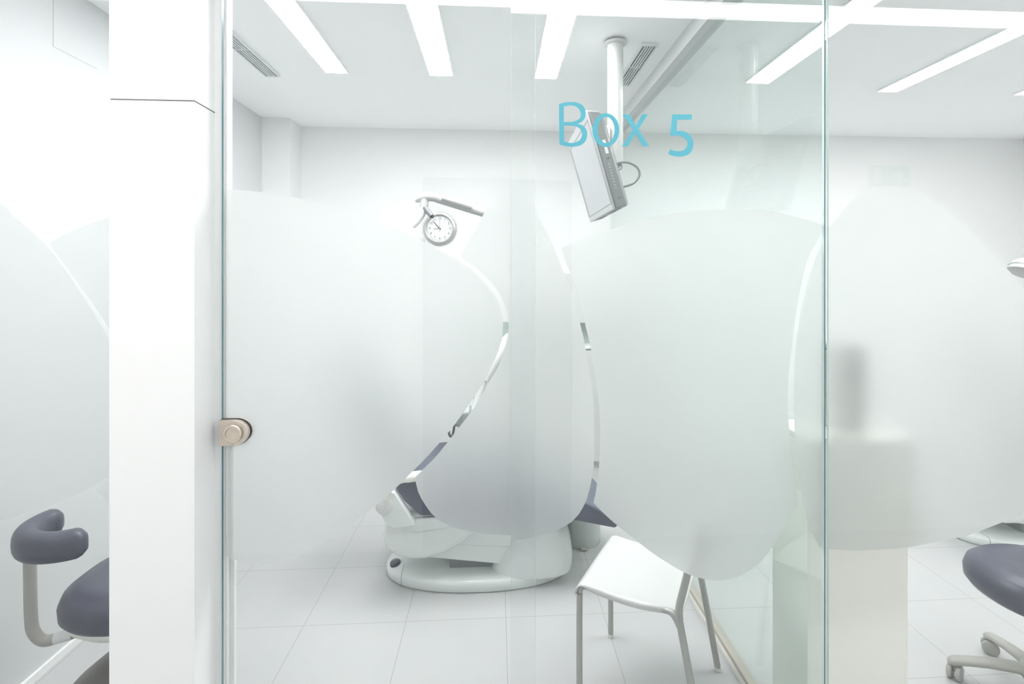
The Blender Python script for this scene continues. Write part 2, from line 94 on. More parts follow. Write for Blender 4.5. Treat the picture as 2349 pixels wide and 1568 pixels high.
def glass(name, tint, refl=1.0):
    """Clear pane: every face lets light straight through and mirrors a little more at a grazing angle."""
    m = bpy.data.materials.new(name); m.use_nodes = True
    nt = m.node_tree; nt.nodes.clear()
    o = nt.nodes.new('ShaderNodeOutputMaterial')
    t = nt.nodes.new('ShaderNodeBsdfTransparent'); t.inputs[0].default_value = (*tint, 1)
    g = nt.nodes.new('ShaderNodeBsdfGlossy'); g.inputs['Roughness'].default_value = 0.0
    lw = nt.nodes.new('ShaderNodeLayerWeight'); lw.inputs['Blend'].default_value = 0.5
    p = nt.nodes.new('ShaderNodeMath'); p.operation = 'POWER'; p.inputs[1].default_value = 5.0
    k = nt.nodes.new('ShaderNodeMath'); k.operation = 'MULTIPLY_ADD'
    k.inputs[1].default_value = 0.96 * refl; k.inputs[2].default_value = 0.04 * refl
    mx = nt.nodes.new('ShaderNodeMixShader')
    nt.links.new(lw.outputs['Facing'], p.inputs[0]); nt.links.new(p.outputs[0], k.inputs[0])
    nt.links.new(k.outputs[0], mx.inputs[0]); nt.links.new(t.outputs[0], mx.inputs[1])
    nt.links.new(g.outputs[0], mx.inputs[2]); nt.links.new(mx.outputs[0], o.inputs[0])
    return m

def film_material(name):
    """Sand-blasted adhesive film: scatters what is behind it, and lights up a little from either side."""
    m = bpy.data.materials.new(name); m.use_nodes = True
    nt = m.node_tree; nt.nodes.clear()
    o = nt.nodes.new('ShaderNodeOutputMaterial')
    r = nt.nodes.new('ShaderNodeBsdfRefraction'); r.inputs['Color'].default_value = (0.765, 0.782, 0.776, 1)
    r.inputs['Roughness'].default_value = 0.72; r.inputs['IOR'].default_value = 1.28
    tr = nt.nodes.new('ShaderNodeBsdfTranslucent'); tr.inputs[0].default_value = (0.84, 0.85, 0.845, 1)
    d = nt.nodes.new('ShaderNodeBsdfDiffuse'); d.inputs[0].default_value = (0.84, 0.85, 0.845, 1)
    m1 = nt.nodes.new('ShaderNodeMixShader'); m1.inputs[0].default_value = 0.28
    m2 = nt.nodes.new('ShaderNodeMixShader'); m2.inputs[0].default_value = 0.14
    nt.links.new(r.outputs[0], m1.inputs[1]); nt.links.new(tr.outputs[0], m1.inputs[2])
    nt.links.new(m1.outputs[0], m2.inputs[1]); nt.links.new(d.outputs[0], m2.inputs[2])
    nt.links.new(m2.outputs[0], o.inputs[0]); return m

def floor_material():
    m = bpy.data.materials.new('floor_tiles'); m.use_nodes = True
    nt = m.node_tree; b = nt.nodes['Principled BSDF']; L = nt.links
    tc = nt.nodes.new('ShaderNodeTexCoord'); sx = nt.nodes.new('ShaderNodeSeparateXYZ')
    L.new(tc.outputs['Object'], sx.inputs[0])
    def line(sock, off):
        a = nt.nodes.new('ShaderNodeMath'); a.operation = 'ADD'; a.inputs[1].default_value = -off
        w = nt.nodes.new('ShaderNodeMath'); w.operation = 'PINGPONG'; w.inputs[1].default_value = 0.2275
        c = nt.nodes.new('ShaderNodeMath'); c.operation = 'LESS_THAN'; c.inputs[1].default_value = 0.0014
        L.new(sock, a.inputs[0]); L.new(a.outputs[0], w.inputs[0]); L.new(w.outputs[0], c.inputs[0]); return c
    lx = line(sx.outputs[0], 0.045); ly = line(sx.outputs[1], 2.365)
    mxm = nt.nodes.new('ShaderNodeMath'); mxm.operation = 'MAXIMUM'
    L.new(lx.outputs[0], mxm.inputs[0]); L.new(ly.outputs[0], mxm.inputs[1])
    n = nt.nodes.new('ShaderNodeTexNoise'); n.inputs['Scale'].default_value = 5; n.inputs['Detail'].default_value = 6
    L.new(tc.outputs['Object'], n.inputs['Vector'])
    rp = nt.nodes.new('ShaderNodeValToRGB')
    rp.color_ramp.elements[0].position = 0.3; rp.color_ramp.elements[1].position = 0.7
    rp.color_ramp.elements[0].color = (0.495, 0.50, 0.505, 1); rp.color_ramp.elements[1].color = (0.52, 0.52, 0.52, 1)
    L.new(n.outputs['Fac'], rp.inputs['Fac'])
    mc = nt.nodes.new('ShaderNodeMix'); mc.data_type = 'RGBA'
    mc.inputs[7].default_value = (0.34, 0.33, 0.32, 1)
    L.new(mxm.outputs[0], mc.inputs[0]); L.new(rp.outputs['Color'], mc.inputs[6])
    L.new(mc.outputs[2], b.inputs['Base Color'])
    b.inputs['Roughness'].default_value = 0.42; b.inputs['Specular IOR Level'].default_value = 0.45
    return m

M = dict(
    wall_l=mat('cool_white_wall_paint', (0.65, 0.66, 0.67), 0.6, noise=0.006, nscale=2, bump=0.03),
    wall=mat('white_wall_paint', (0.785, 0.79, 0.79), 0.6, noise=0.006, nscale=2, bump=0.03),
    ceil=mat('ceiling_paint', (0.965, 0.97, 0.972), 0.7, noise=0.005, nscale=2),
    pillar=mat('white_lacquer_panel', (0.95, 0.945, 0.94), 0.4, noise=0.004, nscale=2),
    joint=mat('shadow_joint', (0.30, 0.29, 0.28), 0.7),
    joint_pale=mat('pale_joint', (0.58, 0.58, 0.57), 0.7),
    floor=floor_material(),
    light=emissive('room_strip_diffuser', (1.0, 1.0, 1.0), STRIP_ROOM),
    light_c=emissive('corridor_strip_diffuser', (1.0, 0.995, 0.985), STRIP_CORRIDOR),
    frame=mat('white_aluminium', (0.86, 0.86, 0.86), 0.35, noise=0.01),
    glass=glass('clear_glass', (0.991, 0.997, 0.995)),
    glass_edge=mat('blue_green_glass_edge', (0.10, 0.21, 0.25), 0.15, noise=0.05, nscale=30),
    edge_pale=mat('pale_glass_edge', (0.72, 0.83, 0.79), 0.15, noise=0.03, nscale=30),
    glass_green=glass('green_partition_glass', (0.960, 0.994, 0.982)),
    film=film_material('frosted_film'),
    letter=mat('cyan_vinyl', (0.10, 0.43, 0.53), 0.5, noise=0.01, nscale=50),
    steel=mat('brushed_champagne_steel', (0.66, 0.58, 0.50), 0.32, metal=0.75, noise=0.05, nscale=60),
    white=mat('white_plastic', (0.63, 0.635, 0.625), 0.28, noise=0.005, nscale=10, coat=0.2),
    lampwhite=mat('lamp_white_plastic', (0.50, 0.505, 0.50), 0.3, noise=0.005, nscale=10, coat=0.2),
    lampgrey=mat('lamp_handle_grey', (0.20, 0.21, 0.215), 0.4, noise=0.02, nscale=10),
    offwhite=mat('cream_plastic', (0.80, 0.79, 0.74), 0.4, noise=0.01, nscale=10),
    shell=mat('pale_grey_enamel', (0.72, 0.75, 0.74), 0.22, noise=0.01, nscale=8, coat=0.4),
    navy=mat('navy_grey_upholstery', (0.085, 0.095, 0.135), 0.34, noise=0.06, nscale=25, bump=0.04, bscale=300),
    slate=mat('slate_upholstery', (0.070, 0.074, 0.105), 0.36, noise=0.06, nscale=25, bump=0.04, bscale=300),
    tube=mat('grey_lacquered_tube', (0.42, 0.42, 0.40), 0.38, metal=0.35, noise=0.02, nscale=40),
    greyplastic=mat('warm_grey_plastic', (0.40, 0.39, 0.36), 0.42, noise=0.03, nscale=20),
    umber=mat('dark_warm_grey_plastic', (0.12, 0.11, 0.10), 0.38, noise=0.03, nscale=20),
    cap=mat('translucent_foot_cap', (0.75, 0.75, 0.72), 0.4, noise=0.02),
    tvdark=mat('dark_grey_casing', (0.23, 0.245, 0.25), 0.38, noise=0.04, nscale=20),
    tvlight=mat('silver_grey_casing', (0.42, 0.44, 0.45), 0.35, noise=0.02, nscale=20),
    screen=mat('lcd_screen_reflection_grey', (0.40, 0.42, 0.43), 0.3, noise=0.01, nscale=10),  # pale reflection of the white room painted into the screen colour
    black=mat('black_plastic', (0.02, 0.02, 0.025), 0.4, noise=0.1),
    label=mat('paper_label', (0.75, 0.77, 0.77), 0.6, noise=0.02),
    chrome=mat('brushed_clock_rim', (0.58, 0.57, 0.555), 0.28, metal=0.85, noise=0.04, nscale=40),
    dial=mat('white_dial', (0.78, 0.79, 0.79), 0.5, noise=0.004),
    ink=mat('grey_numerals', (0.10, 0.105, 0.11), 0.6, noise=0.02),
    cream=mat('cream_laminate', (0.965, 0.945, 0.885), 0.42, noise=0.008, nscale=3),
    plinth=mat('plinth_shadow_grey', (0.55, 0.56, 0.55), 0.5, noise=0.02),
    vent=mat('vent_aluminium', (0.74, 0.76, 0.77), 0.4, noise=0.02),
    ventdark=mat('vent_void', (0.16, 0.17, 0.18), 0.8, noise=0.05),
    track=mat('grey_aluminium_track', (0.60, 0.62, 0.62), 0.45, noise=0.02),
    channel=mat('beige_floor_channel', (0.50, 0.46, 0.41), 0.4, metal=0.3, noise=0.02),
    doorgrain=None,
    green=mat('green_sign_plastic', (0.04, 0.42, 0.24), 0.5, noise=0.02),
    frostbin=mat('grey_green_bin_plastic', (0.50, 0.53, 0.51), 0.4, noise=0.02),
    niche=mat('grey_glass_niche', (0.42, 0.48, 0.46), 0.2, noise=0.03),
)
def grain_material():
    m = bpy.data.materials.new('pale_grey_grained_door'); m.use_nodes = True
    nt = m.node_tree; b = nt.nodes['Principled BSDF']
    tc = nt.nodes.new('ShaderNodeTexCoord'); mp = nt.nodes.new('ShaderNodeMapping')
    mp.inputs['Scale'].default_value = (60, 60, 1.2)
    n = nt.nodes.new('ShaderNodeTexNoise'); n.inputs['Scale'].default_value = 1.0; n.inputs['Detail'].default_value = 6
    r = nt.nodes.new('ShaderNodeValToRGB')
    r.color_ramp.elements[0].position = 0.35; r.color_ramp.elements[1].position = 0.65
    r.color_ramp.elements[0].color = (0.27, 0.28, 0.30, 1); r.color_ramp.elements[1].color = (0.36, 0.37, 0.39, 1)
    nt.links.new(tc.outputs['Object'], mp.inputs[0]); nt.links.new(mp.outputs[0], n.inputs['Vector'])
    nt.links.new(n.outputs['Fac'], r.inputs[0]); nt.links.new(r.outputs[0], b.inputs['Base Color'])
    b.inputs['Roughness'].default_value = 0.5
    return m
M['doorgrain'] = grain_material()

# ------------------------------------------------------------------ object helpers
def link(name, bm, material, parent=None, smooth=True, bevel=0.0, seg=3, loc=None, subsurf=0, angle=40):
    bmesh.ops.recalc_face_normals(bm, faces=bm.faces)
    me = bpy.data.meshes.new(name); bm.to_mesh(me); bm.free()
    mats = material if isinstance(material, (list, tuple)) else [material]
    for x in mats: me.materials.append(x)
    o = bpy.data.objects.new(name, me); COL.objects.link(o)
    if smooth:
        for p in me.polygons: p.use_smooth = True
        if not subsurf and hasattr(me, 'set_sharp_from_angle'): me.set_sharp_from_angle(angle=math.radians(angle))
    if bevel > 0:
        bv = o.modifiers.new('bevel', 'BEVEL'); bv.width = bevel; bv.segments = seg
        bv.limit_method = 'ANGLE'; bv.angle_limit = math.radians(35); bv.harden_normals = False
    if subsurf:
        s = o.modifiers.new('subsurf', 'SUBSURF'); s.levels = subsurf; s.render_levels = subsurf
    if parent is not None: o.parent = parent
    if loc is not None: o.location = loc
    return o

def thing(name, label, category, loc=(0, 0, 0), rz=0.0, group=None):
    o = bpy.data.objects.new(name, None); COL.objects.link(o)
    o.empty_display_size = 0.1
    o.location = loc; o.rotation_euler = (0, 0, rz)
    o['label'] = label; o['category'] = category
    if group: o['group'] = group
    return o

def tag(o, label, category, group=None):
    o['label'] = label; o['category'] = category
    if group: o['group'] = group
    return o

def structure(o):
    o['kind'] = 'structure'; return o

def copy_tree(o, parent=None):
    c = o.copy(); COL.objects.link(c)
    if parent is not None: c.parent = parent
    for ch in list(o.children): copy_tree(ch, c)
    return c

def box(bm, x0, x1, y0, y1, z0, z1):
    v = [bm.verts.new(p) for p in ((x0,y0,z0),(x1,y0,z0),(x1,y1,z0),(x0,y1,z0),(x0,y0,z1),(x1,y0,z1),(x1,y1,z1),(x0,y1,z1))]
    for f in ((0,3,2,1),(4,5,6,7),(0,1,5,4),(1,2,6,5),(2,3,7,6),(3,0,4,7)): bm.faces.new([v[i] for i in f])
    return v
def boxbm(*a):
    bm = bmesh.new(); box(bm, *a); return bm

def ring_loft(bm, rings, close_ends=True, closed=False):
    R = [[bm.verts.new(p) for p in r] for r in rings]
    n = len(R[0]); m = len(R)
    for i in range(m if closed else m - 1):
        a, b = R[i], R[(i + 1) % m]
        for j in range(n): bm.faces.new((a[j], a[(j+1) % n], b[(j+1) % n], b[j]))
    if close_ends and not closed:
        bm.faces.new(R[0][::-1]); bm.faces.new(R[-1])

def tube(bm, pts, r, seg=16, rx=None):
    """Round tube along a list of points; r a number or one per point."""
    pts = [Vector(p) for p in pts]; n = len(pts)
    rr = r if isinstance(r, (list, tuple)) else [r] * n
    T = []
    for i in range(n):
        a = pts[max(i-1, 0)]; b = pts[min(i+1, n-1)]
        T.append((b - a).normalized())
    up = Vector((0, 0, 1)) if abs(T[0].z) < 0.9 else Vector((0, 1, 0))
    u = T[0].cross(up).normalized(); rings = []
    for i in range(n):
        u = (u - T[i] * u.dot(T[i])).normalized(); w = T[i].cross(u)
        rings.append([tuple(pts[i] + (u * math.cos(2*math.pi*j/seg) + w * math.sin(2*math.pi*j/seg)) * rr[i]) for j in range(seg)])
    ring_loft(bm, rings)

def smooth_path(pts, k=6):
    pts = [Vector(p) for p in pts]; out = []
    n = len(pts)
    for i in range(n - 1):
        p0, p1, p2, p3 = pts[max(i-1,0)], pts[i], pts[i+1], pts[min(i+2,n-1)]
        for j in range(k):
            t = j / k
            out.append(0.5 * (2*p1 + (p2-p0)*t + (2*p0-5*p1+4*p2-p3)*t*t + (3*p1-p0-3*p2+p3)*t**3))
    out.append(pts[-1]); return out

def lathe(bm, prof, seg=48, c=(0,0,0), axis='z'):
    rings = []
    for r, z in prof:
        rg = []
        for j in range(seg):
            a = 2*math.pi*j/seg; x, y = max(r, 1e-5)*math.cos(a), max(r, 1e-5)*math.sin(a)
            p = (x, y, z) if axis == 'z' else ((x, -z, y) if axis == 'y' else (z, x, y))
            rg.append((p[0]+c[0], p[1]+c[1], p[2]+c[2]))
        rings.append(rg)
    ring_loft(bm, rings)

def fill_polygon(bm, loops, to3d):
    edges = []
    for lp in loops:
        vs = [bm.verts.new(to3d(p)) for p in lp]
        for i in range(len(vs)): edges.append(bm.edges.new((vs[i], vs[(i+1) % len(vs)])))
    bmesh.ops.triangle_fill(bm, use_beauty=True, use_dissolve=False, edges=edges)

def solid_polygon(loops, to3d, depth):
    bm = bmesh.new(); fill_polygon(bm, loops, to3d)
    r = bmesh.ops.extrude_face_region(bm, geom=list(bm.faces))
    vs = [g for g in r['geom'] if isinstance(g, bmesh.types.BMVert)]
    bmesh.ops.translate(bm, vec=depth, verts=vs)
    return bm

def prism_y(poly, y0, y1):
    """Outline in XZ pushed from y0 to y1."""
    bm = bmesh.new()
    a = [bm.verts.new((x, y0, z)) for x, z in poly]; b = [bm.verts.new((x, y1, z)) for x, z in poly]
    n = len(poly)
    bm.faces.new(a); bm.faces.new(b[::-1])
    for i in range(n): bm.faces.new((a[(i+1) % n], a[i], b[i], b[(i+1) % n]))
    return bm

def superring(cx, cyy, a, b, z, n=48, e=2.5):
    out = []
    for j in range(n):
        t = 2*math.pi*j/n; c, s = math.cos(t), math.sin(t)
        out.append((cx + a*math.copysign(abs(c)**(2/e), c), cyy + b*math.copysign(abs(s)**(2/e), s), z))
    return out

def slab(name, x0, x1, y0, y1, z0, z1, m, parent=None, bevel=0.0, **k):
    return link(name, boxbm(x0, x1, y0, y1, z0, z1), m, parent, smooth=bevel > 0, bevel=bevel, **k)

# ------------------------------------------------------------------ room shell
XL, XR, YB, YW = -1.80, 4.70, 4.30, -0.12
structure(slab('floor', -3.4, 4.8, YW - 0.3, YB + 0.1, -0.06, 0.0, M['floor']))
structure(slab('ceiling', -3.4, 4.8, YW - 0.3, YB + 0.1, CEIL + 0.012, CEIL + 0.10, M['ceil']))
structure(slab('wall_back', -1.9, 4.78, YB, YB + 0.08, 0, CEIL + 0.012, M['wall']))
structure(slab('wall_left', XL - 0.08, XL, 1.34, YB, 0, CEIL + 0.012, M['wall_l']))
structure(slab('wall_right', XR, XR + 0.08, YW, YB, 0, CEIL + 0.012, M['wall']))
structure(slab('wall_corridor_end', -3.3, -3.22, YW, 1.5, 0, CEIL + 0.012, M['wall']))
structure(slab('wall_front_left', -3.3, XL - 0.08, 1.42, 1.50, 0, CEIL + 0.012, M['wall']))
# shallow boxed-in column in the far left corner
structure(slab('wall_corner_column', XL, -1.59, 4.06, YB, 0, CEIL + 0.012, M['wall']))
structure(slab('baseboard_left', XL, XL + 0.012, 1.5, 4.06, 0, 0.03, M['frame']))
structure(slab('baseboard_back', -1.59, -0.32, YB - 0.012, YB, 0, 0.05, M['frame']))
# access panel outline high on the left wall
pn = bmesh.new()
box(pn, XL - 0.002, XL + 0.0012, 2.198, 2.202, 2.51, CEIL + 0.012)
box(pn, XL - 0.002, XL + 0.0012, 2.198, 2.43, 2.508, 2.512)
structure(link('trim_panel_joint', pn, M['joint_pale'], smooth=False))

# opposite corridor wall (behind the photographer, seen mirrored in the glass)
wc = bmesh.new()
for a, b in ((-3.3, -0.48), (0.49, 4.78)):
    box(wc, a, b, YW - 0.08, YW, 0, 2.128); box(wc, a, b, YW - 0.08, YW, 2.134, CEIL + 0.012)
    box(wc, a, b, YW - 0.08, YW - 0.006, 2.128, 2.134)
box(wc, -0.48, 0.49, YW - 0.08, YW, 2.18, CEIL + 0.012)
structure(link('wall_corridor', wc, M['pillar'], smooth=False))
df = bmesh.new()
box(df, -0.48, -0.425, YW - 0.08, YW + 0.004, 0, 2.18); box(df, 0.452, 0.49, YW - 0.08, YW + 0.004, 0, 2.18)
box(df, -0.425, 0.452, YW - 0.08, YW + 0.004, 2.14, 2.18)
structure(link('trim_corridor_door_frame', df, M['frame'], smooth=False))
d2 = structure(slab('door_2', -0.422, 0.449, YW - 0.05, YW - 0.012, 0.008, 2.137, M['doorgrain']))
hb = bmesh.new(); tube(hb, smooth_path([(0.36, YW - 0.012, 1.02), (0.36, YW + 0.028, 1.02), (0.33, YW + 0.03, 1.02), (0.25, YW + 0.03, 1.02)]), 0.009)
link('door_handle', hb, M['steel'], d2)

# white pillar clad in two panels with a shadow joint
pb = bmesh.new()
box(pb, -0.964, -0.759, 1.34, 1.475, 0, 2.016); box(pb, -0.964, -0.759, 1.34, 1.475, 2.020, CEIL + 0.012)
pil = structure(link('wall_pillar', pb, M['pillar'], smooth=False))
link('panel_joint', boxbm(-0.962, -0.761, 1.342, 1.473, 2.016, 2.020), M['joint'], pil, smooth=False)
# door jamb profile beside the pillar
jb = bmesh.new()
box(jb, -0.759, -0.7395, 1.434, 1.475, 0, CEIL + 0.012); box(jb, -0.7395, -0.7335, 1.4475, 1.475, 0, CEIL + 0.012)
structure(link('trim_door_jamb', jb, M['frame'], smooth=False))
structure(slab('trim_inner_jamb', -0.7335, -0.7225, 1.462, 1.475, 0, 1.16, M['frame']))

# ------------------------------------------------------------------ glass front
def pane(name, x0, x1, y, thick, left=None, right=None):
    bm = bmesh.new(); box(bm, x0, x1, y, y + thick, 0.004, CEIL + 0.010)
    o = link(name, bm, [M['glass'], left or M['glass'], right or M['glass']], smooth=False)
    for p in o.data.polygons:
        if p.normal.x < -0.9: p.material_index = 1
        if p.normal.x > 0.9: p.material_index = 2
    return structure(o)

def film(parent, pts, y):
    bm = bmesh.new(); fill_polygon(bm, [pts], lambda p: (p[0], y, p[1]))
    o = link('frosted_film', bm, M['film'], parent, smooth=False)
    if o.data.polygons[0].normal.y > 0: o.data.flip_normals()
    return o

door = pane('door_1', -0.7365, 0.109, PLANE_DOOR, 0.010, M['glass_edge'], M['edge_pale'])
film(door, LOBE_DOOR_LEFT, 1.4360); film(door, LOBE_DOOR_MIDDLE, 1.4360)
fixed = pane('window_1', 0.042, 0.963, PLANE_FIXED, 0.010, M['edge_pale'], M['edge_pale'])
film(fixed, LOBE_FIXED_MIDDLE, 1.4610); film(fixed, LOBE_FIXED_WIDE, 1.4610); film(fixed, LOBE_FIXED_RIGHT, 1.4610)
leftp = pane('window_2', XL, -0.964, PLANE_FIXED, 0.010)
film(leftp, LOBE_LEFT_PANE, 1.4610); film(leftp, [p for p in LOBE_LEFT_PANE_EDGE], 1.4610)
rightp = pane('window_3', 0.977, 4.7, PLANE_FIXED, 0.010, M['edge_pale'])
film(rightp, LOBE_RIGHT_PANE, 1.4610)

# lettering on the front of the fixed pane
for ch in ('B', 'o', 'x', '5'):
    lb = solid_polygon(LETTERS[ch], lambda p: (p[0], PLANE_FIXED - 0.0012, p[1]), (0, 0.001, 0))
    o = link({'B': 'letter_b', 'o': 'letter_o', 'x': 'letter_x', '5': 'numeral_five'}[ch], lb, M['letter'], fixed, smooth=False)
    o['label'] = {'B': 'cyan vinyl letter B', 'o': 'cyan vinyl letter o', 'x': 'cyan vinyl letter x', '5': 'cyan vinyl numeral 5'}[ch]

# steel patch fitting on the door's left edge
fx, fz = -0.699, 1.158
def patch(y0, y1, grow=0.0):
    prof = [(-0.7375, fz - 0.034 - grow), (fx, fz - 0.034 - grow)]
    for k in range(1, 24):
        a = -math.pi/2 + math.pi*k/24
        prof.append((fx + (0.038 + grow)*math.cos(a), fz + (0.034 + grow)*math.sin(a)))
    prof += [(fx, fz + 0.034 + grow), (-0.7375, fz + 0.034 + grow)]
    return prism_y(prof, y0, y1)
hp = link('patch_fitting', patch(1.410, PLANE_DOOR - 0.0005), M['steel'], door, bevel=0.0012)
hp['label'] = 'champagne steel lock plate with round cap'
link('gasket', patch(1.4245, PLANE_DOOR + 0.0, 0.0015), M['black'], door)
cb = bmesh.new(); lathe(cb, [(0.0245, 0.0), (0.0245, 0.007), (0.0225, 0.009), (0.0175, 0.009), (0.0165, 0.005), (0.0, 0.0045)], c=(fx, 1.410, fz), axis='y')
link('cap', cb, M['steel'], hp)
link('inner_plate', patch(1.4355, 1.444), M['steel'], door, bevel=0.001)

# green glass partition with ceiling track and floor channel
part = structure(link('window_4', boxbm(0.966, 0.974, 1.461, YB, 0.032, CEIL - 0.02), [M['glass_green'], M['glass_edge']], smooth=False))
for p in part.data.polygons:
    if p.normal.y < -0.9: p.material_index = 1
tr = bmesh.new(); box(tr, 0.930, 1.012, 1.475, YB, 2.705, CEIL + 0.012)
link('ceiling_track', tr, M['track'], part, smooth=False)
cn = bmesh.new(); box(cn, 0.953, 0.989, 1.475, YB, 0.0, 0.034)
link('floor_channel', cn, M['channel'], part, smooth=False)
link('floor_channel_lip', boxbm(0.943, 0.953, 1.475, YB, 0.0, 0.016), M['offwhite'], part, smooth=False)

# ------------------------------------------------------------------ ceiling strips
def strip(label, x0, x1, y0, y1, material, group):
    t = thing('strip_light', label, 'ceiling light', ((x0+x1)/2, (y0+y1)/2, CEIL), 0, group)
    w, l = (x1-x0)/2, (y1-y0)/2
    bm = bmesh.new()
    box(bm, -w, w, -l, l, -0.001, 0.004)
    link('diffuser', bm, material, t, smooth=False)
    fr = bmesh.new(); e = 0.006
    for a in ((-w-e, -w, -l-e, l+e), (w, w+e, -l-e, l+e), (-w, w, -l-e, -l), (-w, w, l, l+e)):
        box(fr, *a, 0.0, 0.012)
    link('frame', fr, M['frame'], t, smooth=False)
    return t
g = 'recessed strips in the treatment room ceiling'
strip('white recessed ceiling strip light nearest the long vent beside the left wall', -1.007, -0.884, 2.02, 3.11, M['light'], g)
strip('white recessed ceiling strip light between two others, above the wall clock', -0.396, -0.264, 2.02, 3.115, M['light'], g)
strip('white recessed ceiling strip light nearest the monitor pole', 0.240, 0.368, 2.02, 3.12, M['light'], g)
g = 'recessed strips beyond the green glass partition'
strip('white recessed ceiling strip light seen through the top of the green partition', 1.560, 1.680, 2.02, 3.11, M['light'], g)
strip('white recessed ceiling strip light at the far right of the photo', 2.500, 2.625, 2.02, 3.21, M['light'], g)
strip('added white ceiling strip light out of view, brightens the next room', 3.45, 3.575, 2.02, 3.21, M['light'], g)  # unseen strip, added to give the next room more light
t = strip('long white corridor ceiling strip mirrored across the top of the glass', -3.2, 4.65, 0.57, 0.70, M['light_c'], 'corridor strip')
del t['group']

# ------------------------------------------------------------------ air vents
def vent(label, x0, x1, y0, y1):
    t = thing('ceiling_vent', label, 'air vent', ((x0+x1)/2, (y0+y1)/2, CEIL), 0, 'slotted ceiling vents')
    w, l = (x1-x0)/2, (y1-y0)/2; e = 0.010
    link('backing', boxbm(-w, w, -l, l, 0.006, 0.010), M['ventdark'], t, smooth=False)
    fr = bmesh.new()
    for a in ((-w-e, -w, -l-e, l+e), (w, w+e, -l-e, l+e), (-w, w, -l-e, -l), (-w, w, l, l+e)):
        box(fr, *a, -0.004, 0.011)
    link('frame', fr, M['vent'], t, smooth=False)
    n = 5
    for k in range(1, n):
        x = -w + 2*w*k/n
        link('slat', boxbm(x-0.0030, x+0.0030, -l, l, -0.003, 0.006), M['vent'], t, smooth=False)
    link('cross_bar', boxbm(-w, w, -0.004, 0.004, -0.0035, 0.006), M['vent'], t, smooth=False)
vent('slim slotted aluminium ceiling vent beside the left wall', -1.385, -1.315, 2.45, 3.18)
vent('slim slotted aluminium ceiling vent beside the partition track and monitor pole', 0.768, 0.838, 2.64, 3.20)

# ------------------------------------------------------------------ wall clock
ck = thing('wall_clock', 'round brushed-metal wall clock with white dial on the back wall', 'clock', (-0.466, YB, 1.964))
def cy_(prof, name, m, parent=ck, c=(0,0,0)):
    bm = bmesh.new(); lathe(bm, prof, 72, c, 'y'); return link(name, bm, m, parent, angle=30)
R0 = 0.134
cy_([(R0, 0.0), (R0, 0.022), (R0-0.004, 0.030), (R0-0.018, 0.034), (R0-0.025, 0.031), (R0-0.027, 0.014), (R0-0.027, 0.0)], 'rim', M['chrome'])
cy_([(0.0, 0.002), (R0-0.027, 0.002), (R0-0.027, 0.014), (0.0, 0.014)], 'dial', M['dial'])
def text_mesh(name, s, size, m, parent, mtx, extrude=0.0003):
    cu = bpy.data.curves.new(name + '_curve', 'FONT'); cu.body = s; cu.size = size
    cu.align_x = 'CENTER'; cu.align_y = 'CENTER'; cu.extrude = extrude
    tmp = bpy.data.objects.new('tmp', cu); COL.objects.link(tmp)
    bpy.context.view_layer.update()
    me = bpy.data.meshes.new_from_object(tmp.evaluated_get(bpy.context.evaluated_depsgraph_get()))
    bpy.data.objects.remove(tmp); bpy.data.curves.remove(cu)
    me.transform(mtx); return me
for h in range(1, 13):
    a = math.pi/2 - h*math.pi/6; rr = 0.083
    mt = Matrix.Translation((rr*math.cos(a), -0.0146, rr*math.sin(a))) @ Matrix.Rotation(math.pi/2, 4, 'X')
    me = text_mesh('n', str(h), 0.027, None, None, mt); nb = bmesh.new(); nb.from_mesh(me); bpy.data.meshes.remove(me)
    link('numeral', nb, M['ink'], ck, smooth=False)
tk = bmesh.new()
for k in range(60):
    a = 2*math.pi*k/60; r1, r2 = 0.1045, (0.097 if k % 5 == 0 else 0.100); w = 0.0007 if k % 5 == 0 else 0.0004
    c, s = math.cos(a), math.sin(a)
    q = [(r1*c - w*s, r1*s + w*c), (r1*c + w*s, r1*s - w*c), (r2*c + w*s, r2*s - w*c), (r2*c - w*s, r2*s + w*c)]
    vs = [tk.verts.new((x, -0.0145, z)) for x, z in q]; tk.faces.new(vs)
link('minute_marks', tk, M['ink'], ck, smooth=False)
def hand(name, ang, length, w0, w1, tail, y, m):
    a = math.pi/2 - math.radians(ang); c, s = math.cos(a), math.sin(a)
    P = [(-tail, w0), (length, w1), (length, -w1), (-tail, -w0)]
    poly = [(u*c - v*s, u*s + v*c) for u, v in P]
    link(name, prism_y(poly, y - 0.0006, y), m, ck, smooth=False)
hand('hour_hand', 263, 0.050, 0.0026, 0.0020, 0.010, -0.0165, M['ink'])
hand('minute_hand', 317, 0.084, 0.0030, 0.0022, 0.012, -0.0185, M['black'])
hand('second_hand', 359, 0.082, 0.0012, 0.0006, 0.030, -0.0205, M['ink'])
cy_([(0.0, 0.014), (0.004, 0.014), (0.004, 0.0225), (0.0, 0.0225)], 'hub', M['chrome'])

# ------------------------------------------------------------------ built-in wall units at the back
def cabinet_low(x0, x1, label):
    t = thing('base_cabinet', label, 'cabinet', ((x0+x1)/2, YB, 0), 0, 'white base cabinets along the back wall')
    w = (x1-x0)/2
    link('body', boxbm(-w+0.001, w-0.001, -0.160, -0.001, 0.06, 0.98), M['white'], t, smooth=False)
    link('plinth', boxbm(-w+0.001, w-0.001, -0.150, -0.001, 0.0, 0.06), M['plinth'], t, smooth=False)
    link('door', boxbm(-w+0.002, w-0.002, -0.180, -0.161, 0.065, 0.965), M['white'], t, bevel=0.001)
edges = [-0.30, 0.12, 0.53, 0.94]
cabinet_low(edges[0], edges[1], 'white base cabinet at the back wall behind the dental chair, left one')
cabinet_low(edges[1], edges[2], 'white base cabinet at the back wall, middle one')
cabinet_low(edges[2], edges[3], 'white base cabinet at the back wall, beside the green partition')
